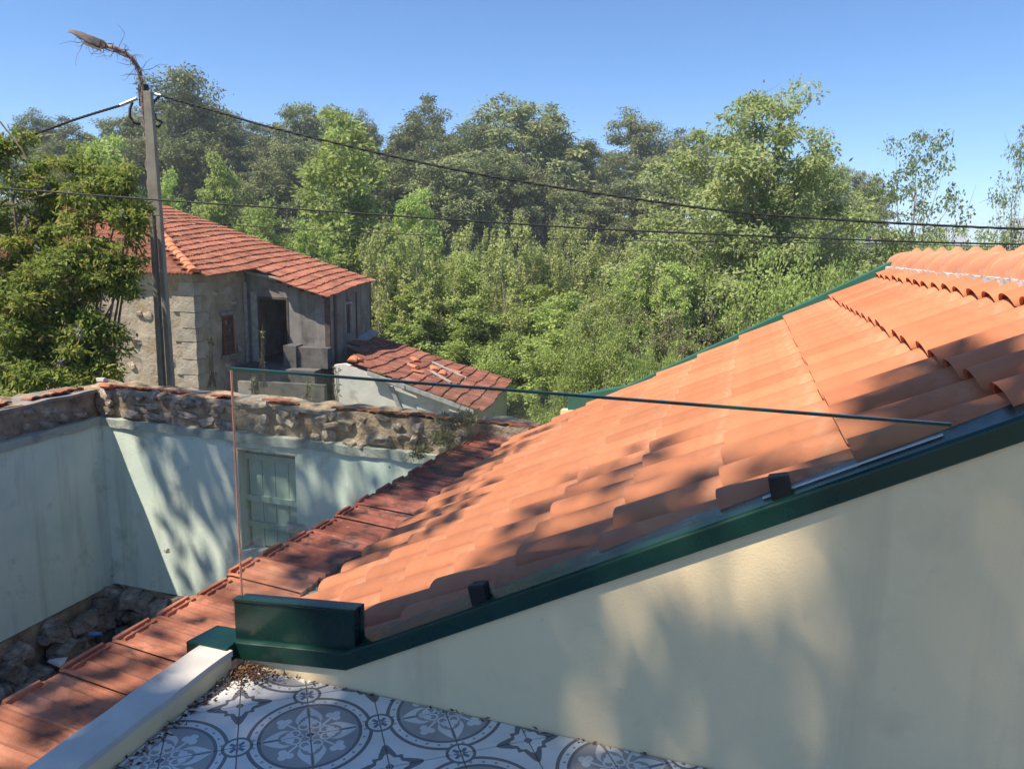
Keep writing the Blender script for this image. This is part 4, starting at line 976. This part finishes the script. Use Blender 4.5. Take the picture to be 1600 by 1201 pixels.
LM = {
 'euc': leafmat('eucalyptus_leaf', [(0.10, 0.12, 0.06), (0.175, 0.21, 0.095), (0.255, 0.295, 0.12), (0.36, 0.345, 0.13)], .30),
 'ash': leafmat('spring_leaf', [(0.23, 0.31, 0.08), (0.37, 0.48, 0.14), (0.52, 0.62, 0.21)], .48),
 'thick': leafmat('sapling_leaf', [(0.29, 0.34, 0.11), (0.44, 0.50, 0.18), (0.58, 0.63, 0.27)], .48),
 'big': leafmat('broad_tree_leaf', [(0.22, 0.29, 0.10), (0.36, 0.44, 0.17), (0.50, 0.57, 0.25)], .45),
 'pale': leafmat('sparse_tree_leaf', [(0.14, 0.19, 0.075), (0.24, 0.30, 0.12), (0.33, 0.39, 0.16)], .40),
 'wist': leafmat('wisteria_leaf', [(0.085, 0.15, 0.03), (0.18, 0.27, 0.055), (0.32, 0.38, 0.09), (0.45, 0.38, 0.11)], .48),
 'lilac': leafmat('lilac_flower', [(0.3, 0.24, 0.4), (0.42, 0.36, 0.55)], .3),
 'weed': leafmat('weed_leaf', [(0.10, 0.11, 0.04), (0.18, 0.19, 0.07), (0.26, 0.23, 0.12)], .35)}
KINDS = {
 'euc': dict(H=16, R=3.6, tr=.24, nb=26, c0=.22, pz=[0, .3, .65, .9, 1], pr=[.75, 1, .85, .5, .12], sub=5, rc=.80, per=190, L=.34, W=.12, droop=.7, out=.35, sq=(1, 1, .85), mat=LM['euc'], bark=MT['pbark'], tt=.96),
 'ash': dict(H=10, R=2.5, tr=.16, nb=34, c0=.14, pz=[0, .25, .6, .9, 1], pr=[.8, 1, .8, .4, .1], sub=5, rc=.42, per=105, L=.19, W=.10, droop=.25, out=.4, sq=(1, 1, .8), mat=LM['ash'], bark=MT['bark'], lean=.05),
 'thick': dict(H=6, R=1.5, tr=.12, nb=30, c0=.10, pz=[0, .4, .8, 1], pr=[.9, 1, .6, .15], sub=4, rc=.26, per=75, L=.13, W=.075, droop=.0, up=.2, out=.4, stems=6, sq=(.7, .7, 1.5), vert=1, mat=LM['thick'], bark=MT['bark'], lean=.06, tw=.5),
 'big': dict(H=12, R=5.0, tr=.32, nb=62, c0=.10, pz=[0, .25, .55, .8, 1], pr=[.9, 1, .85, .55, .12], sub=7, rc=.52, per=200, L=.155, W=.066, droop=.5, out=.45, sq=(1, 1, .75), mat=LM['big'], bark=MT['bark'], lean=.03, arch=.12),
 'pale': dict(H=9, R=2.8, tr=.13, nb=24, c0=.22, pz=[0, .3, .7, 1], pr=[.7, 1, .85, .25], sub=5, rc=.42, per=62, L=.13, W=.07, droop=.2, out=.4, mat=LM['pale'], bark=MT['bark'], tw=1.2, lean=.05),
 'shrub': dict(H=3, R=1.8, tr=.10, nb=20, c0=.12, pz=[0, .4, .8, 1], pr=[1, 1, .7, .2], sub=5, rc=.40, per=170, L=.085, W=.05, droop=.1, stems=4, mat=LM['ash'], bark=MT['bark']),
 'bare': dict(H=3.4, R=2.0, tr=.09, nb=60, c0=.05, pz=[0, .4, .8, 1], pr=[1, 1, .8, .3], sub=4, rc=.38, per=7, L=.10, W=.05, droop=.1, stems=6, mat=LM['pale'], bark=MT['twig'], tw=2),
 'shade': dict(H=11, R=3.0, tr=.2, nb=44, c0=.64, pz=[0, .3, .7, 1], pr=[.7, 1, .9, .4], sub=4, rc=.37, per=62, L=.18, W=.13, droop=.2, mat=LM['ash'], bark=MT['bark']),
 'dapple': dict(H=11, R=3.2, tr=.2, nb=36, c0=.64, pz=[0, .3, .7, 1], pr=[.7, 1, .9, .4], sub=4, rc=.40, per=30, L=.19, W=.13, droop=.2, mat=LM['ash'], bark=MT['bark']),
}
PROTO = {}
def plant_tree(kind, var, base, height, width, rz, name, label, cat, group=None):
    key = (kind, var)
    if key not in PROTO: PROTO[key] = tree_proto(kind, 100+var*17+sum(map(ord, kind)))
    tm, cm, h0, r_ = PROTO[key]; sz = height/h0; sx = width/2/r_
    t_ = empty(name, tuple(map(float, base)), rz, label, cat, group)
    link('trunk', tm, t_, scale=(sx, sx, sz)); link('crown', cm, t_, scale=(sx, sx, sz)); return t_
def by_view(kind, var, px, ytop, D, wpx, name, label, cat='tree', group=None, ground_z=None):
    c = at(px, ytop, D); g = float(terrain(c[0], c[1])) if ground_z is None else ground_z
    return plant_tree(kind, var, (c[0], c[1], g-0.1), c[2]-g+0.1, wpx*D/FPX, (px*0.37) % 6.28, name, label, cat, group)

EU = 'eucalyptus wood on the hill'
ORD = ['leftmost', 'second', 'third', 'fourth', 'fifth', 'sixth', 'seventh', 'eighth', 'ninth', 'tenth', 'eleventh', 'twelfth', 'thirteenth', 'fourteenth', 'fifteenth', 'sixteenth', 'rightmost']
def nth(i, n): return 'leftmost' if i == 0 else 'rightmost' if i == n-1 else ORD[i]+' from the left'
for i, (px, yt, D, wp, lab) in enumerate((
    (75, 178, 86, 70, 'slim dark eucalyptus at the far left of the skyline, above the creeper'),
    (135, 190, 80, 85, 'round eucalyptus crown left of the pole, under the left cable'),
    (188, 186, 84, 70, 'small eucalyptus crown just left of the pole clamp'),
    (282, 108, 72, 120, 'tall open eucalyptus rising highest behind the pole'),
    (362, 160, 80, 100, 'dark flat-topped eucalyptus right of the tall open one'),
    (428, 182, 88, 80, 'eucalyptus under the thick cable, left of the pair of crowns'),
    (478, 165, 84, 75, 'left one of two pointed eucalyptus crowns under the thick cable'),
    (523, 168, 88, 70, 'right one of two pointed eucalyptus crowns under the thick cable'),
    (583, 180, 84, 60, 'narrow eucalyptus top peeping behind the tall pale green tree'),
    (690, 148, 84, 100, 'eucalyptus with small separate top, left of the broadest peak'),
    (640, 196, 78, 110, 'broad low eucalyptus just right of the tall pale green tree'),
    (742, 190, 76, 110, 'eucalyptus filling the dip before the broadest peak'),
    (815, 143, 74, 170, 'broadest and highest peaked eucalyptus at the middle of the wood'),
    (876, 162, 78, 80, 'pointed eucalyptus on the right shoulder of the broadest peak'),
    (912, 222, 74, 90, 'lower eucalyptus sloping down right of the pointed one'),
    (962, 238, 84, 90, 'eucalyptus in the dip between the wood and the separate right crown'),
    (1022, 175, 84, 105, 'separate dark eucalyptus crown left of the big bright tree'),
    (1100, 205, 92, 95, 'eucalyptus top showing behind the left side of the big bright tree'),
    (1075, 230, 96, 90, 'faint eucalyptus between the separate crown and the big bright tree'),
    (900, 300, 66, 120, 'dark eucalyptus at the foot of the wood, where both cables converge'),
    (1340, 262, 100, 90, 'dark tree top between the big bright tree and the sparse tree'))):
    by_view('euc', i % 4, px, yt, D, wp*1.4, 'eucalyptus_tree', lab, 'tree', EU)
low = ((20, 215, 80, 110), (110, 225, 66, 110), (230, 215, 66, 120), (330, 215, 66, 120), (395, 235, 60, 120), (455, 230, 64, 110), (520, 250, 60, 110), (590, 240, 62, 120), (655, 240, 62, 120),
       (715, 250, 60, 120), (775, 235, 62, 120), (835, 245, 62, 120), (960, 300, 64, 110), (1020, 280, 66, 120))
for i, (px, yt, D, wp) in enumerate(low):
    by_view('euc', (i+1) % 4, px, yt, D, wp*1.35, 'eucalyptus_tree', 'dull olive eucalyptus in the lower front rank of the wood, '+nth(i, len(low)), 'tree', 'eucalyptus inside the wood')
for i, (px, yt, D, wp, lab) in enumerate(((240, 170, 92, 100, 'hazy eucalyptus at the back, right against the pole'), (310, 175, 90, 100, 'hazy eucalyptus at the back, under the tall open crown'),
                                          (400, 195, 95, 100, 'hazy eucalyptus at the back, right of the flat-topped one'), (560, 200, 95, 100, 'hazy eucalyptus at the back, behind the tall airy tree'))):
    by_view('euc', i % 4, px, yt, D, wp*1.2, 'eucalyptus_tree', lab, 'tree', 'eucalyptus inside the wood')
AG = 'pale green trees below the wood'
for i, (px, yt, D, wp, lab) in enumerate((
    (548, 182, 37, 190, 'tall airy pale green tree right of the ruined house, reaching the skyline'),
    (340, 245, 42, 110, 'pale green tree showing above the ruined roof beside the pole'),
    (415, 318, 36, 130, 'bushy pale green tree right behind the ruined roof slope'),
    (640, 300, 33, 120, 'pale green tree on the right flank of the tall airy tree'),
    (490, 350, 30, 120, 'low leafy tree behind the right end of the ruined roof'),
    (640, 395, 32, 150, 'leafy tree right beside the grey end wall of the ruined house'),
    (150, 215, 30, 150, 'pale green tree behind the creeper and left of the pole'),
    (265, 270, 32, 110, 'pale green tree partly hidden by the pole'),
    (715, 420, 30, 130, 'bright leafy tree behind the shed roof'))):
    by_view('ash', i % 3, px, yt, D, wp*1.05, 'green_tree', lab, 'tree', AG)
by_view('big', 0, 1190, 155, 27, 450, 'broad_tree', 'big bright broad-crowned tree behind the far green flashing', 'tree')
by_view('big', 1, 1300, 245, 33, 200, 'broad_tree', 'right-hand lower companion of the big bright tree', 'tree')
by_view('pale', 0, 1452, 208, 27, 185, 'sparse_tree', 'sparse thin-leaved tree against the sky behind the roof ridge', 'tree')
by_view('pale', 1, 1610, 205, 22, 150, 'sparse_tree', 'leafy branches of a tree entering at the right edge above the ridge', 'tree')
TG = 'upright sapling thicket behind the roof'
rng = random.Random(77)
for i in range(17):
    px = 590+i*36; by_view('thick', i % 3, px+rng.uniform(-10, 10), rng.uniform(335, 372)+(30 if px > 980 else 0), rng.uniform(29, 34), 95, 'sapling_clump', 'upright yellow-green sapling clump in the far row of the thicket, '+nth(i, 17), 'shrub', 'far row of the thicket')
for i in range(14):
    px = 640+i*40; rounder = i % 3 != 1
    by_view('ash' if rounder else 'thick', (i+1) % 3, px+rng.uniform(-12, 12), rng.uniform(395, 470), rng.uniform(22, 26)+(7 if px < 850 else 0), rng.uniform(115, 165) if rounder else 95, 'sapling_clump',
            ('rounded leafy sapling' if rounder else 'upright yellow-green sapling clump')+' in the near row behind the tiled roof, '+nth(i, 14), 'shrub', 'near row of the thicket')
for i, (px, yt, D, wp, lab) in enumerate(((1040, 430, 19, 130, 'grey-brown leafless bush left below the big bright tree'), (1110, 440, 18, 120, 'grey-brown twiggy bush right against the far green flashing'))):
    by_view('bare', i % 2, px, yt, D, wp, 'bare_bush', lab, 'bush')
for i, (px, yt, D, wp, lab) in enumerate(((770, 520, 29, 140, 'leafy bush growing behind the eave end of the shed'), (860, 520, 25, 140, 'leafy bush behind the lower far end of the tiled roof'), (930, 500, 20, 140, 'leafy bush behind the kink of the far green flashing'),
    (1010, 520, 18, 110, 'green bush touching the far green flashing under the leafless bush'), (1370, 355, 40, 150, 'dark bush line behind the top of the far flashing'), (1440, 358, 46, 150, 'bush under the sparse tree, above the ridge'),
    (1510, 362, 50, 150, 'bush right of the sparse tree, above the ridge'), (1585, 368, 44, 150, 'bush at the right edge, above the ridge'), (1240, 400, 20, 190, 'dense bush filling in under the big bright tree'), (1330, 385, 22, 150, 'dense bush beside the upper end of the far flashing'))):
    by_view('shrub', i % 2, px, yt, D, wp, 'bush', lab, 'bush')

# creeper on the left: leaf tufts hung on arching stems
def creeper():
    rng = np.random.default_rng(31); cl = []; mb = MB()
    root = at(90, 640, 12.0); root[2] = -4.2
    wt = empty('wisteria', tuple(root), 0, 'large sunlit creeper with pinnate leaves and few lilac flowers at the left edge', 'creeper')
    blobs = [(10, 225, 42, 11.6), (60, 295, 50, 11.6), (130, 285, 55, 11.6), (190, 300, 40, 11.4), (55, 360, 75, 11.8), (150, 345, 55, 11.4), (205, 355, 34, 11.2), (110, 400, 70, 11.5), (200, 400, 26, 11.3), (30, 450, 80, 11.8),
             (120, 470, 60, 11.5), (185, 455, 28, 11.3), (70, 530, 70, 11.4), (150, 540, 45, 11.4), (20, 575, 60, 11.0), (110, 590, 50, 11.3), (172, 580, 26, 11.3), (165, 410, 40, 11.2), (205, 330, 32, 11.2), (150, 450, 40, 11.3), (175, 520, 28, 11.3), (30, 500, 60, 10.9), (95, 560, 50, 10.8), (40, 600, 55, 10.6), (140, 500, 40, 11.1), (70, 440, 50, 11.0), (130, 585, 36, 10.9), (-40, 350, 90, 11.6), (-40, 520, 90, 11.4), (-50, 240, 60, 11.6)]
    for px, py, rp_, D in blobs:
        c0 = at(px, py, D); rw = rp_*D/FPX
        stem = spline([root+np.array([rng.normal()*.1, rng.normal()*.1, 0]), (root+c0)/2+rng.normal(size=3)*.25+np.array([0, 0, .3]), c0], 6)
        mb.tube([p-Vector(root) for p in stem], [.045*(1-.8*i/(len(stem)-1)) for i in range(len(stem))], 5, cap=False)
        for k in range(int(18*(rp_/55)**1.6)):
            g = rng.normal(size=3); g /= np.linalg.norm(g); c = c0+g*rw*rng.uniform(.2, 1.1)*np.array([1, .8, 1])
            cl.append((c-root, np.array([.17, .17, .10])*rng.uniform(.6, 1.3)))
            mb.tube([Vector(c0-root).lerp(Vector(c-root), .2), Vector(c-root)], [.008, .004], 3, cap=False)
    C, L, W, D, T = blob_leaves(rng, cl, 115, .098, .036, .5, .35)
    link('foliage', leafy('foliage', LM['wist'], C, L, W, D, rng, T), wt)
    mb.build('stem', MT['twig'], wt, smooth=True)
    for i in rng.choice(len(cl), 22):
        c = cl[i][0]+np.array([0.05, -.14, -.05])
        C, L, W, D, T = blob_leaves(rng, [(c, np.array([.035, .035, .10]))], 34, .035, .03, .5, .5)
        link('flower', leafy('flower', LM['lilac'], C, L, W, D, rng, T), wt)
    # long bare shoots reaching over the roof of the ruin
    for pts in (((0, 330, 11.4), (40, 312, 11.4), (90, 300, 11.3), (200, 285, 11.2)), ((0, 190, 11.5), (35, 235, 11.5), (55, 275, 11.5), (65, 310, 11.5)), ((70, 540, 11.1), (72, 500, 11.1), (76, 470, 11.1))):
        MB().tube([Vector(at(*q)-root) for q in pts], [.014, .012, .009, .005][:len(pts)], 5).build('shoot', MT['twig'], wt)
creeper()
# dead creeper on the lamp arm
def dry_vine():
    rng = np.random.default_rng(5); mb = MB(); base = Vector((PX, PY, -4.1))
    path = [Vector(at(*q)) for q in ((236, 300, 12.85), (230, 240, 12.85), (225, 190, 12.8), (221, 150, 12.8), (219, 115, 12.8), (205, 90, 12.75), (180, 76, 12.7), (150, 66, 12.65), (125, 55, 12.6))]
    P = spline(path, 6)
    for k in range(120):
        i = int(rng.integers(4, len(P)-1)); p = P[i]+Vector(rng.normal(size=3)*.03); q = [p]
        d = Vector(rng.normal(size=3)); d.z -= .1; d.normalize(); st = rng.uniform(.04, .13) if k % 7 else rng.uniform(.1, .2)
        for s in range(5):
            d = (d+Vector(rng.normal(size=3))*.45+Vector((0, 0, -.12))).normalized(); q.append(q[-1]+d*st*.6)
        mb.tube([a-base for a in q], [.006, .005, .005, .004, .003, .002], 3, cap=False)
    for ph in (0, 2.5):
        q = [P[i]+Vector((math.sin(i*.8+ph)*.06, math.cos(i*.9+ph)*.06, math.cos(i*.6+ph)*.05))-base for i in range(len(P))]
        mb.tube(q, .012, 4)
    o = mb.build('dry_vine', MT['twig']); o.location = base; tag(o, 'tangle of dry leafless vine climbing the pole and lamp arm', 'vine')
dry_vine()
# weeds: tuft on the wall corner by the coping, tall stalks before the house
def weed(name, base, tufts, per, L, W, lab, stalk=0):
    rng = np.random.default_rng(int(abs(base[0])*100)); root = np.array(base); o = empty(name, tuple(base), 0, lab, 'weed'); mb = MB(); cl = []
    for off, rr in tufts:
        cl.append((np.array(off), np.array(rr)))
        for k in range(7):
            e = np.array(off)+rng.normal(size=3)*np.array(rr); mb.tube([rng.normal(size=3)*.05*np.array([1, 1, 0]), e*.5+rng.normal(size=3)*.02, e], [.006, .004, .002], 3, cap=False)
    for q in cl:
        C, L_, W_, D, T = blob_leaves(rng, [q], per, L, W, .5, .0, .2)
        link('leaf_tuft', leafy('leaf_tuft', LM['weed'], C, L_, W_, D, rng, T), o)
    mb.build('stem', MT['twig'], o)
weed('wall_weed', at(700, 668, 7.6), [((0, 0, .06), (.17, .11, .08)), ((.20, .05, .10), (.11, .1, .08)), ((-.02, -.2, -.06), (.12, .12, .06)), ((-.10, -.5, -.14), (.08, .16, .05)), ((.1, -.3, -.02), (.09, .1, .06))], 170, .05, .018, 'dry green weed tuft rooted where the stone wall meets the coping')
for px, py, yb_, D, lab in ((411, 518, 605, 12.5, 'tall thin weed stalk before the dark doorway'), (330, 530, 605, 12.8, 'thin weed stalk before the stone wall left of the small window'), (525, 575, 640, 11.5, 'thin weed stalk standing before the shaded low wall'), (395, 590, 620, 10.5, 'short weed on the wall top left of the glass top corner'), (480, 600, 622, 10.2, 'short dry weed on the wall top under the guard edge')):
    b_ = at(px, yb_, D); h_ = (yb_-py)*D/FPX
    weed('weed_stalk', b_, [((0.02, 0, h_*.5), (.03, .03, h_*.35)), ((.04, 0, h_*.95), (.03, .03, .06))], 22, .07, .02, lab)

# leaf litter in the floor corner
rng = np.random.default_rng(12); n = 620
t_ = rng.random(n); corner = rng.random(n) < .62
x = np.where(corner, -1.63+np.abs(rng.normal(size=n))*.075, -1.635+np.abs(rng.normal(size=n))*.018); y = np.where(corner, 2.04-np.abs(rng.normal(size=n))*.06, 2.0-t_*.75)
alt = rng.random(n) < .07; x = np.where(alt, -1.6+rng.random(n)**1.6*1.5, x); y = np.where(alt, 2.045-np.abs(rng.normal(size=n))*.010, y)
C = np.stack([x, np.minimum(y, 2.045), 0.002+rng.random(n)*np.where(corner & ~alt, .022, .006)], 1); Dd = rng.normal(size=(n, 3)); Dd[:, 2] *= .3
o = link('leaf_litter', leafy('leaf_litter', MT['litter'], C, rng.uniform(.008, .026, n), rng.uniform(.004, .012, n), Dd, rng, rng.random(n)))
tag(o, 'brown dead leaf litter heaped in the corner of the tile floor', 'leaf litter', kind='stuff')

# trees behind and left of the viewer, whose shade dapples the walls and roof
plant_tree('shade', 0, (-3.75, -4.4, -4.0), 18.0, 6.3, 0.4, 'shade_tree', 'tree behind the terrace throwing its shade over the yellow wall', 'tree')
plant_tree('dapple', 1, (-8.9, -0.1, -4.0), 17.6, 7.4, 1.4, 'shade_tree', 'tree left of the courtyard throwing dappled shade on the green wall', 'tree')

# thin daylight haze between the house and the wooded hill
m, t, b = newmat('air_haze'); t.nodes.remove(b)
pv = t.nodes.new('ShaderNodeVolumePrincipled'); pv.inputs['Color'].default_value = (0.80, 0.88, 1.0, 1); pv.inputs['Density'].default_value = 0.0009
t.links.new(pv.outputs[0], t.nodes['Material Output'].inputs['Volume'])
hz = MB().box(-1420, 1420, -1420, 1420, -9, 48).build('haze', m); tag(hz, kind='stuff')
